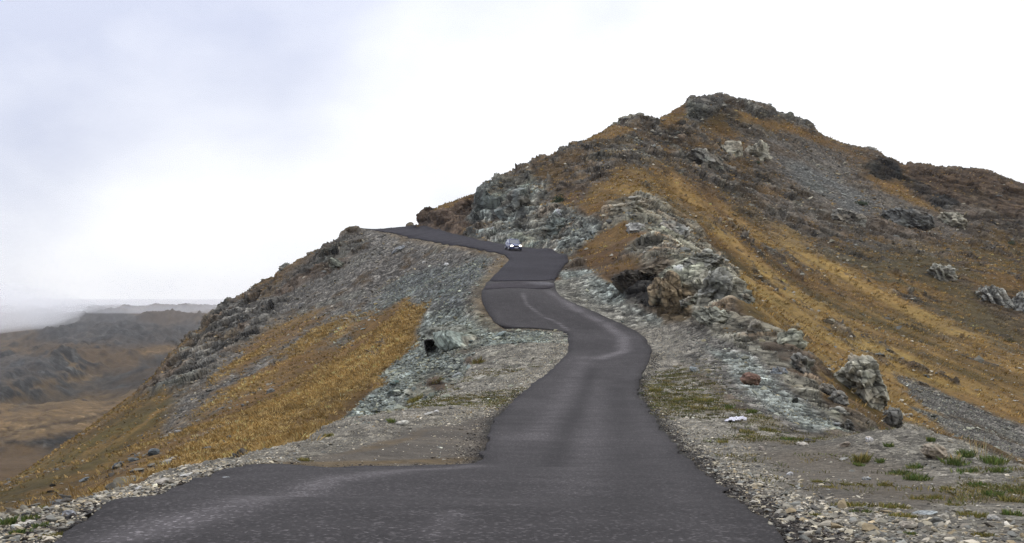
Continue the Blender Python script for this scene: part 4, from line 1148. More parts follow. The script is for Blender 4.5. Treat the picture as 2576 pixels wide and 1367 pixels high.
for i_, (px_, py_, w_, h_, c_, l_) in enumerate([
        (1122, 667, 17, 12, WHT, 'white stone on the upper scree below the road'), (1068, 660, 14, 9, WHT, 'small white stone on the scree left of the larger white one'),
        (1030, 797, 18, 9, WHT, 'white stone at the foot of the scree above the gold grass'), (1112, 735, 26, 12, TEAL, 'greenish flat stone in the middle of the blue rubble'),
        (980, 703, 20, 14, (0.2, 0.19, 0.17), 'grey brown stone in the middle of the left scree'), (760, 770, 20, 14, (0.2, 0.19, 0.17), 'pale stone low on the brown scree'),
        (1130, 815, 30, 11, (0.27, 0.28, 0.24), 'flat pale stone above the light boulder on the green rubble'), (1261, 841, 34, 12, (0.22, 0.26, 0.24), 'bluish slab at the broken edge of the asphalt'),
        (1190, 891, 22, 9, (0.2, 0.22, 0.19), 'small slab with a dark underside right of the light boulder'), (1150, 944, 30, 11, (0.27, 0.29, 0.28), 'pale grey slab on the green rubble bank'),
        (992, 963, 24, 12, (0.14, 0.20, 0.18), 'teal stone at the edge of the gold grass'), (1205, 952, 34, 9, (0.35, 0.33, 0.27), 'thin pale slab propped on the gravel shoulder'),
        (1012, 1065, 34, 13, (0.42, 0.40, 0.34), 'broad pale slab on the left gravel beside a dark tuft'), (1078, 1041, 34, 8, (0.48, 0.46, 0.40), 'thin white slab on the crest of the left gravel'),
        (1098, 1036, 13, 8, WHT, 'small white stone right of the thin white slab'), (690, 1128, 22, 9, (0.44, 0.41, 0.34), 'pale flat stone on the left verge near the dirt pull-off')]):
    crag(bo, px_, py_, w_, h_, c_, l_, 'stone', seed=80 + i_, sub=3, rough=0.55, roll=(-20 if i_ % 2 else -6))
crag(bo, 1148, 862, 122, 62, (0.30, 0.34, 0.285), 'large light greenish boulder bedded in the rubble over a black hollow', 'boulder', roll=14, seed=97, rough=0.35, bed=0.9)
# right: single boulders
for i_, (px_, py_, w_, h_, c_, l_, r_) in enumerate([
        (1887, 956, 52, 46, RED, 'reddish brown boulder half sunk in the grey scree', 20), (1959, 936, 44, 28, (0.19, 0.21, 0.22), 'blue grey boulder with a pale top beside the reddish one', 12),
        (2186, 1107, 21, 17, (0.62, 0.60, 0.57), 'white stone on the spoil heap', 0), (1988, 1193, 18, 11, (0.62, 0.60, 0.56), 'white stone in the middle of the bare lay-by', 0),
        (1903, 1222, 36, 14, (0.46, 0.40, 0.28), 'cream coloured stone lying near the asphalt edge', 4), (1915, 1129, 20, 12, (0.36, 0.31, 0.25), 'tan block at the left edge of the lay-by', 6),
        (2036, 1109, 30, 16, DARK, 'dark stone at the foot of the scree tongue', 8), (2019, 1118, 32, 13, (0.40, 0.36, 0.30), 'pale stone touching the dark one at the foot of the scree', 14),
        (2126, 1120, 26, 20, (0.28, 0.23, 0.18), 'brownish stone at the left end of the spoil heap', -20), (2354, 1141, 72, 44, (0.27, 0.225, 0.165), 'tan earth covered boulder at the right end of the spoil heap', 16),
        (2286, 1323, 50, 20, (0.32, 0.28, 0.22), 'thick tan slab lying in the right foreground', -2), (2330, 1292, 66, 14, (0.27, 0.29, 0.28), 'wide blue grey slab flush with the ground in the right foreground', -8),
        (2497, 1303, 38, 13, (0.42, 0.40, 0.36), 'flat light slab at the right edge of the gravel', 2), (2537, 1186, 22, 15, (0.26, 0.25, 0.22), 'grey stone on the rim behind the green patch', 10),
        (1745, 930, 30, 15, (0.25, 0.28, 0.28), 'blue grey flat stone in the gravel right of the bend', 10), (2110, 1070, 30, 14, (0.30, 0.31, 0.29), 'pale rounded stone in front of the scree tip', 20),
        (2120, 1155, 30, 8, (0.33, 0.32, 0.28), 'flat pale stone at the foot of the spoil heap', -12), (2180, 1205, 24, 12, (0.24, 0.25, 0.24), 'grey stone by the tallest green tuft in front of the heap', 0)]):
    crag(bo, px_, py_, w_, h_, c_, l_, 'boulder' if w_ > 36 else 'stone', seed=120 + i_, sub=4 if w_ > 36 else 3, rough=0.5, roll=r_)
# left foreground verge
for i_, (px_, py_, w_, h_, c_, l_, r_) in enumerate([
        (173, 1292, 36, 20, (0.25, 0.255, 0.26), 'rounded grey stone on the left verge near the picture edge', 0), (412, 1214, 56, 20, (0.40, 0.36, 0.30), 'large pinkish pale stone on the left verge', -12),
        (467, 1196, 34, 10, (0.62, 0.60, 0.54), 'long white stone up the left verge', -14), (346, 1231, 24, 9, (0.6, 0.58, 0.55), 'slim white stone on the left verge', -28),
        (566, 1207, 26, 14, (0.30, 0.31, 0.31), 'grey stone touching the asphalt edge on the left', -6), (298, 1217, 26, 20, DARK, 'dark stone in the ochre grass below the left verge', 0),
        (296, 1172, 32, 16, (0.09, 0.10, 0.105), 'dark slab standing in the ochre grass at left', -24), (386, 1140, 30, 22, (0.10, 0.115, 0.12), 'dark blue grey boulder in the grass of the left slope', 0),
        (336, 1158, 30, 14, (0.10, 0.11, 0.11), 'dark boulder in the stone streak on the left slope', 0), (213, 1207, 26, 9, (0.15, 0.165, 0.165), 'flat grey stone at the lower end of the stone streak', -18),
        (242, 1327, 44, 10, (0.56, 0.53, 0.45), 'flat white slab near the asphalt at lower left', -8), (40, 1325, 30, 13, (0.56, 0.55, 0.49), 'white stone between the green tufts at lower left', -6),
        (72, 1316, 34, 12, (0.50, 0.47, 0.40), 'cream stone right of the green tufts at lower left', -8), (120, 1343, 40, 9, (0.48, 0.45, 0.36), 'long cream slab at the lower left corner', -2),
        (452, 1090, 26, 18, (0.2, 0.19, 0.17), 'grey boulder in the gold grass of the left slope', 0), (680, 985, 24, 16, (0.16, 0.155, 0.14), 'brown grey boulder in the upper gold grass', -10)]):
    crag(bo, px_, py_, w_, h_, c_, l_, 'boulder' if w_ > 40 else 'stone', seed=150 + i_, sub=3, rough=0.5, roll=r_)
# the black mouth under the light boulder: a bowl open towards the road, its inner shade put into near-black colour
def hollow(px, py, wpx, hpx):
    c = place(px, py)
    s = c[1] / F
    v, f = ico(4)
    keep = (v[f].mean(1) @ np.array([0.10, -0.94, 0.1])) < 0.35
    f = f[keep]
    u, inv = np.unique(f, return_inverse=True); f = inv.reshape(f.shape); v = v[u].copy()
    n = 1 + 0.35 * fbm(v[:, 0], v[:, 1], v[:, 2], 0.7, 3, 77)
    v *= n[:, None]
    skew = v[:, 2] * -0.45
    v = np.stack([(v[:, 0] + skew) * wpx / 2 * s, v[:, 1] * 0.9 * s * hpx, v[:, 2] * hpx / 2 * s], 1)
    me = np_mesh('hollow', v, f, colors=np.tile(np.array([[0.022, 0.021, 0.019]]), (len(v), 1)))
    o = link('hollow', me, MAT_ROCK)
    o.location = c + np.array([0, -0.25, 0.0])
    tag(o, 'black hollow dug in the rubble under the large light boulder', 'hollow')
hollow(1092, 884, 40, 64)

# ------------------------------------------------------------------ loose stones: shapes shared by all
def stone_mesh(name, seed, sub, dims, col):
    rng = np.random.default_rng(seed)
    v, f = ico(sub)
    v = facet(v.copy(), rng, 11, (0.38, 0.78)) * np.array(dims)
    c = np.array(col)[None] * ALB * 1.25 * np.exp(0.12 * rng.normal(size=(len(v), 1)))
    return np_mesh(name, v, f, colors=np.clip(c, 0.01, 0.7))
STONE_COLS = [(0.42, 0.39, 0.31), (0.30, 0.29, 0.25), (0.24, 0.25, 0.24), (0.50, 0.47, 0.40), (0.20, 0.185, 0.16), (0.36, 0.30, 0.20), (0.13, 0.13, 0.125), (0.48, 0.465, 0.42)]
STONE_W = np.array([0.18, 0.17, 0.16, 0.10, 0.14, 0.08, 0.13, 0.04])
DIMS = [(1, 0.7, 0.30), (1, 0.8, 0.42), (1, 0.55, 0.26), (1, 0.75, 0.5)]
SHAPE = ['flat stone', 'chunky stone', 'narrow slab', 'blocky stone']
CNAME = ['cream', 'grey', 'bluish grey', 'pale', 'brownish grey', 'tan', 'dark grey', 'white']
QA = VERT[quads]
area = 0.5 * np.linalg.norm(np.cross(QA[:, 2] - QA[:, 0], QA[:, 3] - QA[:, 1]), axis=1)
qc = QA.mean(1)
qpx, qpy = project(qc[:, 0], qc[:, 1], qc[:, 2])
inview = (qc[:, 1] > 4) & (qpx > -150) & (qpx < 2726) & (qpy < 1460)
qrdm = rd[quads].max(1)
qW = {c_: W[c_][quads].mean(1) for c_ in CLS}
q_left = is_left
bare = (qrdm < -0.05) & inview
def scatter(weight, n, rng, radius=None):
    p = weight * area
    p = p / p.sum()
    k_ = rng.choice(len(p), n, p=p)
    a, b = rng.random((2, n, 1))
    Q = QA[k_]
    return (Q[:, 0] * (1 - a) + Q[:, 1] * a) * (1 - b) + (Q[:, 3] * (1 - a) + Q[:, 2] * a) * b, k_
def rotations(n, rng, lay=0.35):
    z = rng.uniform(0, 2 * np.pi, n); t = rng.normal(0, lay, n); u = rng.normal(0, lay, n)
    cz_, sz_, ct, st_, cu, su = np.cos(z), np.sin(z), np.cos(t), np.sin(t), np.cos(u), np.sin(u)
    Rz = np.zeros((n, 3, 3)); Rz[:, 0, 0] = cz_; Rz[:, 0, 1] = -sz_; Rz[:, 1, 0] = sz_; Rz[:, 1, 1] = cz_; Rz[:, 2, 2] = 1
    Rx = np.zeros((n, 3, 3)); Rx[:, 0, 0] = 1; Rx[:, 1, 1] = ct; Rx[:, 1, 2] = -st_; Rx[:, 2, 1] = st_; Rx[:, 2, 2] = ct
    Ry = np.zeros((n, 3, 3)); Ry[:, 1, 1] = 1; Ry[:, 0, 0] = cu; Ry[:, 0, 2] = su; Ry[:, 2, 0] = -su; Ry[:, 2, 2] = cu
    return Rx @ Ry @ Rz
# zones: where, how many, size range in metres (power law), tint of the stones, wording
g_ = qW['gravel'] * bare
left_v = g_ * q_left * (qc[:, 1] < 92); right_v = g_ * ~q_left * (qc[:, 1] < 92)
edge_boost = 0.6 + 3.5 * sstep(-2.2, -0.7, qrdm)
ZONES = [
    ('left verge', left_v * edge_boost, 16000, (0.035, 0.20), (1.3, 1.22, 1.08), 'pale angular stone loose in the gravel of the left verge', 'loose stones on the left verge'),
    ('right verge', right_v * edge_boost, 16000, (0.035, 0.22), (1.2, 1.14, 1.02), 'pale angular stone loose in the gravel right of the asphalt', 'loose stones on the right verge'),
    ('rubble bank', (qW['teal'] + 0.6 * qW['blue']) * bare * q_left, 16000, (0.10, 0.7), (0.80, 0.89, 0.82), 'greenish grey stone in the rubble bank below the road', 'stones of the green rubble bank'),
    ('scree', (qW['scree'] + 0.3 * qW['rock']) * bare * q_left, 12000, (0.14, 1.2), (0.72, 0.69, 0.63), 'grey brown stone lying on the left scree slope', 'stones on the left scree'),
    ('left grass', (qW['gold'] * 0.5 + qW['ochre'] + 0.7 * qW['olive']) * bare * q_left * sstep(0.0, 0.4, st_f[quads].mean(1) + 0.6 * f2[quads].mean(1)), 5500, (0.12, 0.9), (0.62, 0.60, 0.57), 'grey stone in the dry grass of the left slope', 'stones in the left dry grass'),
    ('cut foot', (qW['teal'] + qW['scree'] + 0.5 * qW['pale']) * bare * ~q_left * (qc[:, 1] < 165) * (qc[:, 1] > 48), 11000, (0.07, 0.7), (0.88, 0.93, 0.84), 'greenish grey stone fallen below the road cut on the right', 'fallen stones below the right road cut'),
    ('asphalt crumbs', sstep(-0.8, -0.15, qrdm) * bare * (qc[:, 1] < np.where(q_left, 62, 80)) * np.where(q_left, 0.4, 1.0), 13000, (0.03, 0.13), (0.20, 0.18, 0.175), 'dark crumb', 'dark crumbs of asphalt along the right road edge'),
    ('mountain', (qW['scree'] + qW['rock'] + 0.5 * qW['pale']) * bare * ~q_left * (qc[:, 1] > 110), 15000, (0.28, 1.7), (0.86, 0.84, 0.76), 'grey block lying on the mountain face', 'blocks on the mountain face'),
    ('right grass', (qW['gold'] + qW['ochre'] + qW['olive']) * bare * ~q_left * (qg < 0.15) * (qc[:, 1] > 55) * sstep(-0.25, 0.3, st_f[quads].mean(1)), 9000, (0.18, 1.0), (1.05, 1.02, 0.94), 'grey stone in the ochre grass of the right slope', 'stones in the right dry grass')]
SV = [(facet(ico(1)[0].copy(), np.random.default_rng(s), 7, (0.5, 0.9)), ico(1)[1]) for s in range(8)]
SVb = [facet(np.array([(0, 0, 1), (0.9, 0.1, 0.25), (0.2, 0.85, 0.2), (-0.8, 0.4, 0.3), (-0.5, -0.8, 0.2), (0.5, -0.8, 0.3), (0.1, 0, -0.5)], float) + np.random.default_rng(s).normal(0, 0.16, (7, 3)), np.random.default_rng(s), 2, (0.7, 1)) for s in range(8)]
FB = np.array([(0, 1, 2), (0, 2, 3), (0, 3, 4), (0, 4, 5), (0, 5, 1), (6, 2, 1), (6, 3, 2), (6, 4, 3), (6, 5, 4), (6, 1, 5)])
rng = np.random.default_rng(42)
singles = []      # (projected size, zone, position, size, rotation, colour index, dims index)
allz = []
for zi, (zn, wgt, n, (s0, s1), tint, lab, grp) in enumerate(ZONES):
    # nearer ground gets relatively more stones: they are the ones that can be told apart
    dist = np.hypot(qc[:, 0], qc[:, 1])
    p, k_ = scatter(wgt * np.clip(40 / dist, 0.25, 6) ** 1.0, n, rng)
    ex = 2.4
    u = rng.random(n)
    size = (s0 ** (-ex) + u * (s1 ** (-ex) - s0 ** (-ex))) ** (-1 / ex)
    size = np.maximum(size, p[:, 1] * 0.0011)
    ci = rng.choice(8, n, p=STONE_W); di = rng.choice(4, n)
    allz.append((p, size, ci, di))
    for j in range(n):
        singles.append((size[j] / p[j, 1], zi, j))
singles.sort(reverse=True)
onpic = []
for s_, zi, j in singles:
    p = allz[zi][0][j]
    px_, py_ = project(p[0], p[1], p[2])
    if 0 < px_ < 2576 and py_ < 1367:
        onpic.append((zi, j))
    if len(onpic) >= N_SINGLE:
        break
is_single = [np.zeros(len(a[0]), bool) for a in allz]
for zi, j in onpic:
    is_single[zi][j] = True
proto = {}
PICKED = []
def stone_proto(zi, ci, di, var):
    k_ = (zi, ci, di, var)
    if k_ not in proto:
        c = np.array(STONE_COLS[ci]) * np.array(ZONES[zi][4])
        proto[k_] = stone_mesh('stone', 1000 + var * 7 + di, 2, DIMS[di], c)
        proto[k_].materials.append(MAT_ROCK)
    return proto[k_]
for zi, j in onpic:
    p, size, ci, di = (a[j] for a in allz[zi])
    o = bpy.data.objects.new('stone', stone_proto(zi, int(ci), int(di), j % 3))
    COL.objects.link(o)
    o.location = (p[0], p[1], p[2] + 0.10 * size)
    o.scale = (size / 2,) * 3
    o.rotation_euler = (rng.normal(0, 0.25), rng.normal(0, 0.25), rng.uniform(0, 6.28))
    o['label'] = ''
    PICKED.append((o, zi, int(ci), int(di), float(size)))
    tag(o, None, 'stone', ZONES[zi][6])
def words_of(t): return len(t.replace('-', ' ').split())
def name_stones():
    # say which one: colour and shape, then the nearest thing that can be found by its own label
    refs = []
    for q_ in COL.objects:
        lb = q_.get('label')
        if lb and q_.get('category') and q_.name.split('.')[0] in ('boulder', 'rock_outcrop', 'car', 'shrub', 'litter', 'hollow') and 4 <= words_of(lb) <= 11:
            u_, v__ = project(q_.location.x, np.float64(q_.location.y), q_.location.z)
            refs.append((float(u_), float(v__), lb))
    used = set()
    for o, zi, ci, di, size in PICKED:
        u_, v__ = project(o.location.x, np.float64(o.location.y), o.location.z)
        big = 'large ' if size > 0.8 * ZONES[zi][3][1] else ''
        near_ = sorted(refs, key=lambda r_: (r_[0] - u_) ** 2 + 3 * (r_[1] - v__) ** 2)[:9]
        best = None
        for ru, rv_, lb in near_:
            dx, dy = u_ - ru, v__ - rv_
            if abs(dx) > 1.6 * abs(dy):
                rel = 'just right of the' if dx > 0 else 'just left of the'
                if abs(dx) > 60: rel = rel.replace('just ', '')
            else:
                rel = 'just below the' if dy > 0 else 'just above the'
                if abs(dy) > 40: rel = rel.replace('just ', '')
            t = '%s%s %s %s %s' % (big, CNAME[ci], SHAPE[di], rel, lb)
            if words_of(t) > 16:
                t = '%s %s %s %s' % (CNAME[ci], SHAPE[di].split()[-1], rel, lb)
            if words_of(t) <= 16 and t not in used:
                best = t
                break
        if best is None:
            best = '%s%s %s' % (big, CNAME[ci], SHAPE[di]) + ' among the ' + ZONES[zi][6].replace('loose ', '')
        used.add(best)
        o['label'] = best
# the rest, too many and too small to pick up one by one
for zi, z_ in enumerate(ZONES):
    p, size, ci, di = allz[zi]
    m = ~is_single[zi]
    p, size, ci, di = p[m], size[m], ci[m], di[m]
    n = len(p)
    Rm = rotations(n, rng, 0.3)
    var = rng.integers(0, 8, n)
    base = np.stack(SVb)[var] * np.array(DIMS)[di][:, None, :]
    base[:, :, 2] *= 1.25
    v = np.einsum('nij,nkj->nki', Rm, base) * (size / 2)[:, None, None] + p[:, None, :]
    f = (FB[None] + (np.arange(n) * 7)[:, None, None]).reshape(-1, 3)
    c = np.array(STONE_COLS)[ci] * np.array(z_[4]) * ALB * 1.3 * np.exp(0.3 * rng.normal(size=(n, 1)))
    me = np_mesh('rubble', v.reshape(-1, 3), f, colors=np.clip(np.repeat(c, 7, axis=0), 0.01, 0.7))
    tag(link('rubble', me, MAT_ROCK), kind='stuff')
print('stones', sum(len(a[0]) for a in allz))
# ------------------------------------------------------------------ grass
def simple_mat(name, col, rough=0.9, spec=0.2, metal=0.0, vcol=False):
    m, nt, bs = new_mat(name)
    bs.inputs['Roughness'].default_value = rough; bs.inputs['Specular IOR Level'].default_value = spec; bs.inputs['Metallic'].default_value = metal
    if vcol:
        c = nd(nt, 'ShaderNodeVertexColor', layer_name='Col').outputs[0]
        nt.links.new(c, bs.inputs['Base Color'])
    else:
        n = nd(nt, 'ShaderNodeTexNoise', i_Scale=30.0, i_Detail=4.0)
        r = mathn(nt, 'ADD', 0.85, mathn(nt, 'MULTIPLY', n.outputs['Fac'], 0.3))
        rgb = nd(nt, 'ShaderNodeRGB'); rgb.outputs[0].default_value = (*col, 1)
        nt.links.new(scale_col(nt, rgb.outputs[0], r), bs.inputs['Base Color'])
    return m
MAT_GRASS = simple_mat('grass', None, 0.8, 0.15, vcol=True)

def blades(n, rng, spread, height, width, lean, cols):
    """n grass blades of two triangles each around the origin -> verts, faces, colours"""
    a = rng.uniform(0, 6.283, n); r = spread * np.sqrt(rng.random(n))
    x, y = r * np.cos(a), r * np.sin(a)
    h = height * rng.uniform(0.45, 1.0, n)
    b = rng.uniform(0, 6.283, n); l = rng.normal(0, lean, n)
    dx, dy = np.cos(a + rng.normal(0, 0.8, n)), np.sin(a + rng.normal(0, 0.8, n))
    l = np.abs(l) + 0.25 * lean
    wx, wy = np.cos(b) * width * 0.5, np.sin(b) * width * 0.5
    V = np.stack([np.stack([x - wx, y - wy, 0 * x - 0.03], 1), np.stack([x + wx, y + wy, 0 * x - 0.03], 1),
                  np.stack([x + wx * 0.8 + dx * l * h * 0.4, y + wy * 0.8 + dy * l * h * 0.4, h * 0.6], 1),
                  np.stack([x + dx * l * h, y + dy * l * h, h], 1)], 1)
    Fc = np.array([(0, 1, 2), (0, 2, 3)])
    f = (Fc[None] + (np.arange(n) * 4)[:, None, None]).reshape(-1, 3)
    c = np.array(cols)[rng.integers(0, len(cols), n)] * np.exp(0.25 * rng.normal(size=(n, 1)))
    return V.reshape(-1, 3), f, np.repeat(c, 4, axis=0)
GREEN = [(0.028, 0.050, 0.012), (0.040, 0.062, 0.014), (0.055, 0.070, 0.018), (0.09, 0.085, 0.025)]
OLIVEG = [(0.075, 0.075, 0.020), (0.11, 0.092, 0.028), (0.15, 0.11, 0.035), (0.06, 0.065, 0.018)]
STRAW = [(0.28, 0.20, 0.085), (0.22, 0.15, 0.055), (0.33, 0.25, 0.12)]
def tuft(name, px, py, wpx, hpx, cols, label, seed, n=70, group=None, cat='grass tuft', lean=0.5, width=None):
    rng = np.random.default_rng(seed)
    c = place(px, py)
    if c is None: return
    s = c[1] / F
    vs_, fs_, cs_ = blades(n, rng, wpx * 0.5 * s, hpx * s * (1.0 if lean < 0.5 else 0.85), width or max(0.008, 1.3 * s), lean, cols)
    # a few clumps of unequal height instead of one round cushion
    nc = 6 + int(wpx / 9)
    cen = rng.normal(0, 0.10, (nc, 2)) * np.array([wpx * s, wpx * s * 1.5]); kc = rng.integers(0, nc, n)
    sc_ = rng.uniform(0.35, 1.0, nc)[kc]
    q_ = vs_.reshape(n, 4, 3); q_[:, :, :2] *= 0.6; q_[:, :, 2] *= sc_[:, None] * 1.1; q_[:, :, :2] += cen[kc][:, None, :]
    vs_ = q_.reshape(-1, 3)
    cs_ = np.clip(cs_ * 1.9 * np.repeat(np.exp(0.25 * rng.normal(size=nc))[kc], 4)[:, None], 0, 0.5)
    zz = ground_z(vs_[:, 0] + c[0], vs_[:, 1] + c[1]) - c[2]
    vs_[:, 2] += np.clip(zz, -0.4, 0.4) * 0.9
    o = link(name, np_mesh(name, vs_, fs_, colors=cs_), MAT_GRASS)
    o.location = c
    tag(o, label, cat, group)
T = 'grass_tuft'
# right verge, in reading order
for i_, (px_, py_, w_, h_, g__, l_) in enumerate([
        (1770, 1012, 70, 16, OLIVEG, 'olive grass patch beside the asphalt bend, right of the narrowing'), (1650, 985, 46, 14, OLIVEG, 'yellowish grass tuft hugging the asphalt edge at the narrowing'),
        (1705, 1010, 40, 14, OLIVEG, 'small olive tuft between the asphalt and the larger olive patch'), (1835, 1030, 24, 18, GREEN, 'dark weed above the white sheet'),
        (1892, 1040, 28, 20, GREEN, 'green weed right behind the white sheet'), (1930, 1085, 60, 14, OLIVEG, 'olive grass patch below and right of the white sheet'),
        (1880, 1090, 56, 13, OLIVEG, 'olive grass patch just below the white sheet'), (1990, 1108, 60, 14, GREEN, 'green grass strip near the dark stone at the scree foot'),
        (1820, 1115, 40, 12, OLIVEG, 'short olive tuft left of the tan block'), (2165, 1165, 50, 34, OLIVEG, 'tall tuft with straw stalks in front of the spoil heap'),
        (2160, 1175, 26, 18, GREEN, 'dark green tuft at the base of the tall straw tuft'), (2215, 1165, 30, 20, GREEN, 'green tuft right of the tall straw tuft'),
        (2240, 1125, 26, 14, GREEN, 'small green tuft high on the spoil heap'), (2340, 1110, 26, 14, GREEN, 'single green tuft on top of the spoil heap'),
        (2300, 1180, 48, 20, GREEN, 'dark green tuft low on the slope of the spoil heap'), (2265, 1195, 70, 16, GREEN, 'flat green patch in front of the spoil heap'),
        (2310, 1210, 80, 26, GREEN, 'broad bright green clump right of the lay-by'), (2225, 1225, 40, 20, OLIVEG, 'round olive tuft at the right end of the lay-by'),
        (2170, 1223, 44, 10, OLIVEG, 'low tuft on the bare lay-by right of the white stone'), (2060, 1215, 40, 12, OLIVEG, 'low tuft below the white stone in the lay-by'),
        (2085, 1228, 50, 10, OLIVEG, 'thin grass strip below the lay-by tuft'), (2130, 1222, 36, 9, OLIVEG, 'sparse tuft between two low tufts of the lay-by'),
        (2405, 1170, 70, 22, GREEN, 'green patch below the tan boulder of the spoil heap'), (2430, 1150, 50, 26, GREEN, 'bushy green weeds behind the green patch'),
        (2500, 1165, 80, 26, GREEN, 'wide green patch on the bank at the far right'), (2440, 1190, 80, 18, GREEN, 'flat green patch in the hollow at the right'),
        (2520, 1190, 60, 20, GREEN, 'green patch beside the grey stone on the rim'), (2455, 1228, 34, 22, GREEN, 'round dark green tuft right of the white gravel'),
        (2380, 1235, 40, 18, OLIVEG, 'olive tuft left of the round dark green tuft'), (2495, 1250, 56, 26, GREEN, 'dense dark green clump beside a white stone at right'),
        (2540, 1265, 50, 24, OLIVEG, 'olive clump below the dense dark green clump'), (2560, 1245, 44, 24, GREEN, 'green clump cut by the right picture edge'),
        (2310, 1260, 50, 18, OLIVEG, 'small clump above the yellow grass strip'), (2350, 1258, 44, 20, OLIVEG, 'brownish tuft right of the small clump'),
        (2140, 1275, 120, 20, OLIVEG, 'long yellow green grass strip in the right foreground'), (2250, 1280, 110, 20, OLIVEG, 'right half of the yellow green grass strip'),
        (2165, 1290, 60, 18, GREEN, 'dark green tuft within the yellow grass strip'), (2270, 1300, 90, 14, OLIVEG, 'low yellow grass below the strip'),
        (2055, 1300, 30, 14, OLIVEG, 'olive tuft near the asphalt at right'), (2450, 1300, 100, 18, OLIVEG, 'olive grass patch in the right corner gravel'),
        (2545, 1300, 60, 24, GREEN, 'dark green clump near the right corner'), (2290, 1345, 34, 12, GREEN, 'small green tuft below the thick tan slab'),
        (2470, 1350, 60, 16, OLIVEG, 'olive tuft at the bottom right corner'), (2395, 1275, 60, 14, OLIVEG, 'thin yellow tuft left of the corner patch')]):
    tuft(T, px_, py_, w_, h_, g__, l_, 300 + i_, n=int(150 + w_ * 4))
tuft('grass_stalks', 2462, 1150, 60, 70, STRAW, 'tall dry straw stalks rising from the green patch at right', 401, n=26, cat='dry grass', lean=0.2)
tuft('grass_stalks', 2405, 1158, 40, 30, STRAW, 'dry straw grass beside the bushy green weeds', 402, n=30, cat='dry grass', lean=0.4)
tuft('grass_stalks', 2168, 1160, 24, 44, STRAW, 'thin straw stalks in front of the spoil heap', 403, n=8, cat='dry grass', lean=0.2)
for i_, (px_, py_, w_, h_, g__, l_) in enumerate([
        (75, 1310, 64, 22, GREEN, 'dark green clump on the left verge right of the corner'), (20, 1322, 44, 30, GREEN, 'green clump at the left picture edge'), (48, 1345, 60, 20, GREEN, 'green patch below the clump at the left edge'),
        (105, 1326, 44, 18, GREEN, 'green tuft between the white stones at lower left'), (130, 1352, 80, 16, OLIVEG, 'yellow tuft beside the asphalt at the lower left corner'), (105, 1280, 30, 12, OLIVEG, 'olive tuft at the verge crest on the left'),
        (290, 1275, 36, 12, OLIVEG, 'small olive tuft near the asphalt on the left verge'), (455, 1245, 34, 10, OLIVEG, 'olive tuft by the asphalt edge up the left verge'), (510, 1230, 40, 10, OLIVEG, 'low olive tuft next to the grey stone at the asphalt'),
        (765, 1160, 40, 12, OLIVEG, 'green yellow tuft at the far end of the left verge'), (610, 1180, 26, 10, OLIVEG, 'tiny tuft in the middle of the left verge'), (825, 1098, 30, 12, OLIVEG, 'olive tuft on the crest of the left gravel'),
        (985, 1062, 22, 14, GREEN, 'dark tuft beside the broad pale slab'), (1205, 915, 34, 26, [(0.06, 0.04, 0.015), (0.05, 0.05, 0.015)], 'brown sod hanging at the edge of the rubble bank'),
        (1100, 962, 40, 14, [(0.07, 0.05, 0.018), (0.06, 0.055, 0.016)], 'brown turf cap on the sandy hump of the rubble bank'), (1045, 1010, 44, 18, OLIVEG, 'olive weeds under the sandy hump')]):
    tuft(T, px_, py_, w_, h_, g__, l_, 420 + i_, n=int(150 + w_ * 4))
# dry grass of the slopes: nobody could count it
def grass_cover(weight, n, cols, hgt, seed, per=5, wid=1.0, spread=0.16):
    rng = np.random.default_rng(seed)
    p, k_ = scatter(weight, n, rng)
    d = p[:, 1]
    pv, pf, pc = [], [], []
    protos = [blades(per, np.random.default_rng(seed + q), spread, 1.0, 1.0, 0.8, [(1, 1, 1)]) for q in range(6)]
    which = rng.integers(0, 6, n)
    nv = per * 4
    base = np.stack([q[0] for q in protos])[which]
    h = hgt * rng.uniform(0.6, 1.3, n)
    w = np.maximum(0.012, 0.00085 * d) * wid
    # blades get wider only as far as the picture needs to catch them
    ctr = base.reshape(n, per, 4, 3)
    mid = ctr.mean(2, keepdims=True)
    xy = mid[..., :2] + (ctr[..., :2] - ctr[:, :, :2, :2].mean(2, keepdims=True)) * 0
    rootc = ctr[:, :, :2, :2].mean(2, keepdims=True)
    side = ctr[..., :2] - rootc
    v = np.empty_like(ctr)
    half = (ctr[:, :, 1, :2] - ctr[:, :, 0, :2])
    for t in range(4):
        off = {0: -0.5, 1: 0.5, 2: 0.4, 3: 0.0}[t]
        bend = {0: 0.0, 1: 0.0, 2: 0.4, 3: 1.0}[t]
        tip = (ctr[:, :, 3, :2] - rootc[:, :, 0, :])
        v[:, :, t, :2] = rootc[:, :, 0, :] + half * off * w[:, None, None] + tip * bend * h[:, None, None]
    v[..., 2] = ctr[..., 2] * h[:, None, None]
    v = v.reshape(n, nv, 3) + p[:, None, :]
    f = (protos[0][1][None] + (np.arange(n) * nv)[:, None, None]).reshape(-1, 3)
    tone = np.exp(0.45 * st_f[quads[k_, 0]] + 0.35 * f2[quads[k_, 0]] + 0.25 * rng.normal(size=n))
    c = np.array(cols)[rng.integers(0, len(cols), n)] * 1.05 * tone[:, None]
    me = np_mesh('grass', v.reshape(-1, 3), f, colors=np.clip(np.repeat(c, nv, axis=0), 0.005, 0.6))
    tag(link('grass', me, MAT_GRASS), kind='stuff')
lg = bare * q_left * (qc[:, 1] > 12)
grass_cover(qW['gold'] * lg, 26000, [(0.38, 0.265, 0.105), (0.29, 0.19, 0.066), (0.46, 0.335, 0.15)], 0.21, 501, wid=1.0)
grass_cover((qW['ochre'] + 0.6 * qW['olive']) * lg, 20000, [(0.21, 0.13, 0.046), (0.16, 0.10, 0.034), (0.27, 0.18, 0.07), (0.14, 0.10, 0.028)], 0.18, 511, wid=1.0)
rg = bare * ~q_left
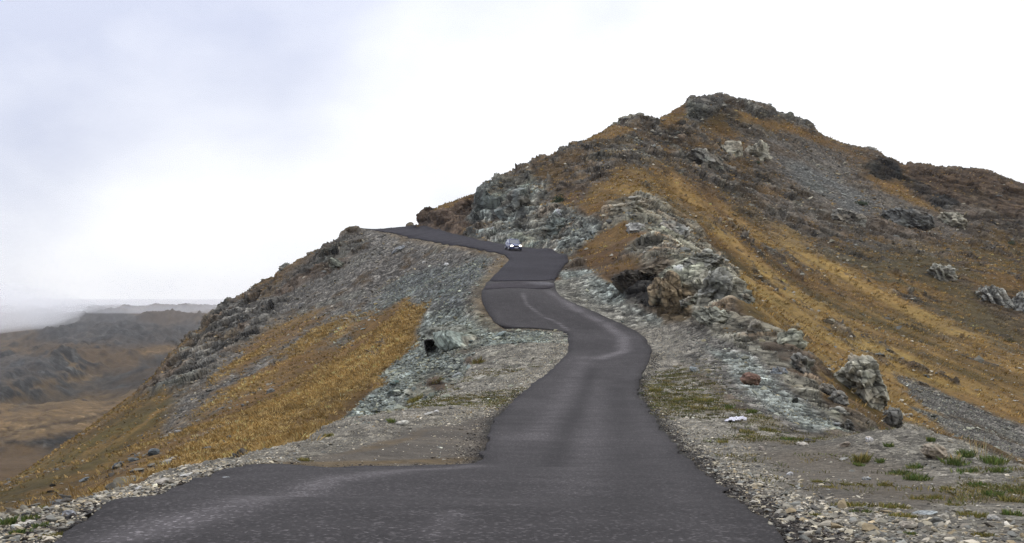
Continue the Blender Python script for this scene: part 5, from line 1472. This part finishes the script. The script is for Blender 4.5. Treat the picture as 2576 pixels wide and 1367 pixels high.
grass_cover((qW['gold'] + qW['ochre'] + 0.6 * qW['olive'] + qW['turf']) * rg * (qg < 0.12) * (qc[:, 1] > 55), 24000, [(0.27, 0.168, 0.052), (0.21, 0.125, 0.036), (0.36, 0.24, 0.085), (0.17, 0.115, 0.03)], 0.24, 521, wid=0.9, spread=0.3)
grass_cover((g_ * sstep(0.0, 0.4, f1[quads].mean(1)) + 3 * qW['olive'] * (qg > 0.15)) * bare * (qr < 80), 5000, [(0.10, 0.09, 0.028), (0.16, 0.125, 0.045), (0.07, 0.08, 0.022)], 0.07, 531, per=9, wid=0.8, spread=0.2)

# ------------------------------------------------------------------ low shrubs
MAT_LEAF = simple_mat('leaves', None, 0.6, 0.3, vcol=True)
MAT_BARK = simple_mat('bark', (0.05, 0.035, 0.025))
def shrub(px, py, wpx, hpx, label, seed, Y=None):
    c = place(px, py + hpx * 0.4) if Y is None else P(px, py, Y)
    rng = np.random.default_rng(seed)
    s = c[1] / F
    n = 900
    d = rng.normal(size=(n, 3)); d /= np.linalg.norm(d, axis=1, keepdims=True); d[:, 2] = np.abs(d[:, 2])
    clump = rng.normal(size=(14, 3)); clump[:, 2] = np.abs(clump[:, 2]); clump /= np.linalg.norm(clump, axis=1, keepdims=True)
    k_ = rng.integers(0, 14, n)
    q = clump[k_] * rng.uniform(0.35, 0.8, (14, 1))[k_] + 0.32 * rng.normal(size=(n, 3)) * np.array([1, 1, 0.8])
    q[:, 2] = np.abs(q[:, 2])
    q *= np.array([wpx / 2, wpx / 2, hpx * 0.95]) * s
    lf = 0.055 * wpx * s
    u = rng.normal(size=(n, 3)); u /= np.linalg.norm(u, axis=1, keepdims=True); w = np.cross(u, rng.normal(size=(n, 3))); w /= np.linalg.norm(w, axis=1, keepdims=True)
    V = np.stack([q - u * lf, q - w * lf * 0.5, q + u * lf, q + w * lf * 0.5], 1).reshape(-1, 3)
    f = np.arange(n * 4).reshape(n, 4)
    cc = np.array([(0.022, 0.040, 0.012), (0.032, 0.055, 0.015), (0.016, 0.028, 0.010)])[rng.integers(0, 3, n)]
    e = bpy.data.objects.new('shrub', None); COL.objects.link(e); e.location = c; e.empty_display_size = 0.3
    tag(e, label, 'shrub')
    link('foliage', np_mesh('foliage', V, f, colors=np.repeat(cc, 4, axis=0)), MAT_LEAF, e)
    bm = bmesh.new()
    for t in range(5):
        a = t * 1.26
        r_ = bmesh.ops.create_cone(bm, segments=6, radius1=0.03 * wpx * s * 0.6, radius2=0.01 * wpx * s * 0.6, depth=hpx * s * 0.7, cap_ends=True)
        bmesh.ops.transform(bm, verts=r_['verts'], matrix=Matrix.Translation((math.cos(a) * wpx * s * 0.12, math.sin(a) * wpx * s * 0.12, hpx * s * 0.3)) @ Euler((math.sin(a) * -0.5, math.cos(a) * 0.5, 0)).to_matrix().to_4x4())
    me = bpy.data.meshes.new('stem'); bm.to_mesh(me); bm.free()
    link('stem', me, MAT_BARK, e)
shrub(1406, 504, 34, 27, 'dark green bush alone in the rocks above the car', 601)
shrub(2540, 858, 22, 14, 'dark round bush low on the grass slope at the right edge', 602)
shrub(2166, 512, 34, 9, 'flat green shrub on top of the grey crag on the right face', 603)
shrub(2545, 612, 22, 10, 'small dark shrub at the right edge below the distant ridge', 604)
shrub(1902, 410, 20, 9, 'small green shrub at the foot of the right pale crag', 605)

# ------------------------------------------------------------------ white sheet of litter
def litter():
    c = place(1850, 1058)
    s = c[1] / F
    w, d = 58 * s, 48 * s
    nx, ny = 26, 12
    u, v = np.meshgrid(np.linspace(-0.5, 0.5, nx), np.linspace(-0.5, 0.5, ny), indexing='ij')
    x = u * w * (1 - 0.25 * np.abs(v)) + 0.05 * vnoise(u * 6, v * 6, 0 * u, 3); y = v * d * (1 - 0.5 * np.abs(u)) + u * d * 0.6
    z = 0.05 + 0.06 * vnoise(u * 9, v * 7, 0 * u, 4) + 0.035 * vnoise(u * 22, v * 16, 0 * u, 5) + 0.10 * u
    z = z + ground_z(x + c[0], y + c[1]) - c[2]
    i = np.arange(nx * ny).reshape(nx, ny)
    q = np.stack([i[:-1, :-1], i[1:, :-1], i[1:, 1:], i[:-1, 1:]], 2).reshape(-1, 4)
    o = link('litter', np_mesh('litter', np.stack([x, y, z], 2).reshape(-1, 3), q), simple_mat('white plastic sheet', (0.60, 0.59, 0.63), 0.5, 0.4))
    o.location = c
    so = o.modifiers.new('thickness', 'SOLIDIFY'); so.thickness = 0.01
    tag(o, 'crumpled white sheet lying on the gravel right of the road', 'litter')
litter()

# ------------------------------------------------------------------ the car
def car():
    paint = simple_mat('dark blue car paint', (0.018, 0.030, 0.10), 0.25, 0.6)
    paint.node_tree.nodes['Principled BSDF'].inputs['Coat Weight'].default_value = 0.35
    glass = simple_mat('car glass', (0.03, 0.035, 0.04), 0.06, 0.8)
    glass.node_tree.nodes['Principled BSDF'].inputs['Coat Weight'].default_value = 1.0
    black = simple_mat('black plastic', (0.02, 0.02, 0.022), 0.6)
    tyre_m = simple_mat('tyre rubber', (0.018, 0.018, 0.018), 0.85)
    rim_m = simple_mat('wheel metal', (0.45, 0.45, 0.47), 0.35, 0.5, 0.8)
    plate_m = simple_mat('number plate', (0.62, 0.62, 0.66), 0.5)
    chrome = simple_mat('bright trim', (0.5, 0.5, 0.52), 0.25, 0.5, 0.9)
    lamp, nt, bs = new_mat('lit headlamp')
    bs.inputs['Base Color'].default_value = (0.9, 0.88, 0.8, 1)
    bs.inputs['Emission Color'].default_value = (1.0, 0.90, 0.62, 1); bs.inputs['Emission Strength'].default_value = 5.0
    amber = simple_mat('amber indicator', (0.8, 0.3, 0.03), 0.4)
    red = simple_mat('red tail lamp', (0.35, 0.01, 0.01), 0.3)
    # front of the car is at -y
    root = bpy.data.objects.new('car', None); COL.objects.link(root)
    tag(root, 'dark blue hatchback with headlights on coming down the far bend', 'car')
    L_, Wd = 3.9, 1.64
    # body: cross sections along the length (y, half width, sill height, shoulder height, top height at centre)
    secs = [(-1.95, 0.60, 0.30, 0.50, 0.52), (-1.90, 0.72, 0.22, 0.62, 0.66), (-1.70, 0.79, 0.20, 0.70, 0.76), (-1.35, 0.82, 0.20, 0.78, 0.84), (-0.80, 0.82, 0.20, 0.86, 0.92), (-0.2, 0.82, 0.20, 0.90, 0.95), (0.6, 0.82, 0.20, 0.92, 0.97), (1.3, 0.81, 0.20, 0.94, 0.98), (1.75, 0.78, 0.24, 0.92, 0.95), (1.92, 0.70, 0.32, 0.84, 0.86), (1.96, 0.62, 0.40, 0.74, 0.75)]
    def ringpts(y, hw, z0, zs, zt):
        half = [(0, z0), (hw * 0.85, z0), (hw * 0.97, z0 + 0.06), (hw, z0 + 0.45 * (zs - z0)), (hw * 0.97, zs - 0.06), (hw * 0.90, zs), (hw * 0.5, zt - 0.01), (0, zt)]
        pts = half + [(-x, z) for x, z in half[-2:0:-1]]
        return [(x, y, z) for x, z in pts]
    vv, ff = [], []
    for s_ in secs: vv += ringpts(*s_)
    k = len(ringpts(*secs[0]))
    for i in range(len(secs) - 1):
        for j in range(k):
            ff.append((i * k + j, i * k + (j + 1) % k, (i + 1) * k + (j + 1) % k, (i + 1) * k + j))
    me = bpy.data.meshes.new('body')
    me.from_pydata(vv, [], ff + [tuple(range(k))[::-1], tuple(range((len(secs) - 1) * k, len(secs) * k))])
    for p in me.polygons: p.use_smooth = True
    body = link('body', me, paint, root)
    sd = body.modifiers.new('round', 'SUBSURF'); sd.levels = 1; sd.render_levels = 2
    def quadpart(name, pts, mat, parent, thick=0.02, sub=False):
        m = bpy.data.meshes.new(name); n = len(pts)
        m.from_pydata(pts, [], [tuple(range(n))])
        o = link(name, m, mat, parent)
        so = o.modifiers.new('t', 'SOLIDIFY'); so.thickness = thick; so.offset = 0
        return o
    # roof and pillars
    def cab(y, z, hw): return (-hw, y, z), (hw, y, z)
    A0, A1 = cab(-0.82, 0.90, 0.70); B0, B1 = cab(-0.12, 1.38, 0.56); C0, C1 = cab(1.05, 1.40, 0.56); D0, D1 = cab(1.72, 0.93, 0.68)
    quadpart('windscreen', [A0, A1, B1, B0], glass, root)
    quadpart('rear_window', [D0, D1, C1, C0], glass, root)
    for s_ in (-1, 1):
        a, b, c_, d_ = ((s_ * 0.70, -0.80, 0.90), (s_ * 0.56, -0.12, 1.37), (s_ * 0.56, 1.05, 1.39), (s_ * 0.68, 1.70, 0.93))
        quadpart('side_window', [a, b, c_, d_], glass, root, 0.015)
        for p_, q_ in ((a, b), (b, c_), (c_, d_)):
            bm = bmesh.new()
            v0, v1 = Vector(p_), Vector(q_)
            r_ = bmesh.ops.create_cube(bm, size=1)
            mt = Matrix.Translation((v0 + v1) / 2) @ (v1 - v0).to_track_quat('Y', 'Z').to_matrix().to_4x4() @ Matrix.Diagonal((0.085, (v1 - v0).length + 0.06, 0.075, 1))
            bmesh.ops.transform(bm, verts=r_['verts'], matrix=mt)
            m = bpy.data.meshes.new('pillar'); bm.to_mesh(m); bm.free()
            link('pillar', m, paint, root)
    bm = bmesh.new(); r_ = bmesh.ops.create_grid(bm, x_segments=6, y_segments=6, size=0.5)
    for v in bm.verts:
        x, y = v.co.x, v.co.y
        v.co = Vector((x * 1.14, 0.465 + y * 1.24, 1.385 + 0.075 * (1 - (2 * x) ** 2) * (1 - 0.5 * (2 * y) ** 2)))
    m = bpy.data.meshes.new('roof'); bm.to_mesh(m); bm.free()
    ro_ = link('roof', m, paint, root); so = ro_.modifiers.new('t', 'SOLIDIFY'); so.thickness = 0.04
    def boxpart(name, c, d, mat, parent=root, bev=0.02):
        bm = bmesh.new(); r_ = bmesh.ops.create_cube(bm, size=1)
        bmesh.ops.transform(bm, verts=r_['verts'], matrix=Matrix.Translation(c) @ Matrix.Diagonal((*d, 1)))
        if bev: bmesh.ops.bevel(bm, geom=bm.edges[:], offset=bev, segments=2, affect='EDGES')
        m = bpy.data.meshes.new(name); bm.to_mesh(m); bm.free()
        return link(name, m, mat, parent)
    boxpart('bumper', (0, -1.93, 0.36), (1.42, 0.16, 0.20), paint, bev=0.05)
    boxpart('lower_grille', (0, -1.99, 0.26), (1.0, 0.08, 0.09), black)
    gr_ = boxpart('grille', (0, -1.93, 0.57), (0.66, 0.08, 0.13), black)
    boxpart('grille_trim', (0, -1.975, 0.645), (0.70, 0.03, 0.02), chrome, gr_, 0.005)
    boxpart('number_plate', (0, -2.03, 0.40), (0.50, 0.02, 0.11), plate_m, bev=0.005)
    for s_ in (-1, 1):
        bm = bmesh.new(); bmesh.ops.create_uvsphere(bm, u_segments=14, v_segments=10, radius=1)
        bmesh.ops.transform(bm, verts=bm.verts[:], matrix=Matrix.Translation((s_ * 0.56, -1.83, 0.62)) @ Matrix.Diagonal((0.20, 0.12, 0.12, 1)))
        m = bpy.data.meshes.new('headlight'); bm.to_mesh(m); bm.free()
        hl = link('headlight', m, lamp, root)
        boxpart('indicator', (s_ * 0.755, -1.75, 0.64), (0.05, 0.14, 0.10), amber, hl, 0.01)
        boxpart('tail_lamp', (s_ * 0.62, 1.93, 0.76), (0.16, 0.08, 0.2), red)
        boxpart('wing_mirror', (s_ * 0.90, -0.62, 0.95), (0.18, 0.10, 0.12), paint, bev=0.03)
        boxpart('door_handle', (s_ * 0.825, 0.35, 0.80), (0.03, 0.16, 0.03), black, bev=0.008)
        for y_ in (-1.22, 1.22):
            bm = bmesh.new(); bmesh.ops.create_cone(bm, segments=24, radius1=0.29, radius2=0.29, depth=0.19, cap_ends=True)
            bmesh.ops.bevel(bm, geom=[e for e in bm.edges if len(e.link_faces) == 2 and e.calc_face_angle() > 1], offset=0.03, segments=2, affect='EDGES')
            bmesh.ops.transform(bm, verts=bm.verts[:], matrix=Matrix.Translation((s_ * 0.745, y_, 0.29)) @ Euler((0, math.pi / 2, 0)).to_matrix().to_4x4())
            m = bpy.data.meshes.new('wheel'); bm.to_mesh(m); bm.free()
            w_ = link('wheel', m, tyre_m, root)
            bm = bmesh.new(); bmesh.ops.create_cone(bm, segments=16, radius1=0.18, radius2=0.15, depth=0.03, cap_ends=True)
            bmesh.ops.transform(bm, verts=bm.verts[:], matrix=Matrix.Translation((s_ * 0.845, y_, 0.29)) @ Euler((0, s_ * math.pi / 2, 0)).to_matrix().to_4x4())
            m = bpy.data.meshes.new('rim'); bm.to_mesh(m); bm.free()
            link('rim', m, rim_m, w_)
    # on the carriageway, rolling downhill towards the camera
    y0 = 145.5; x0 = (1291 - CX) * y0 / F
    z0 = float(ground_z(np.array([x0]), np.array([y0]))[0]) + 0.09
    fwd = Vector((0.20, -0.98, 0)); fwd.normalize()
    za = float(ground_z(np.array([x0 + fwd.x * 1.3]), np.array([y0 + fwd.y * 1.3]))[0]); zb = float(ground_z(np.array([x0 - fwd.x * 1.3]), np.array([y0 - fwd.y * 1.3]))[0])
    root.rotation_mode = 'QUATERNION'
    f3d = Vector((fwd.x, fwd.y, (za - zb) / 2.6)).normalized()
    side_ = f3d.cross(Vector((0, 0, 1))).normalized(); up = side_.cross(f3d)
    # local -y is forward, +z up
    Rm_ = Matrix((-side_, -f3d, up)).transposed()
    root.rotation_quaternion = Rm_.to_quaternion()
    root.location = (x0, y0, z0)
    root.scale = (0.82, 0.82, 0.82)
car()
name_stones()
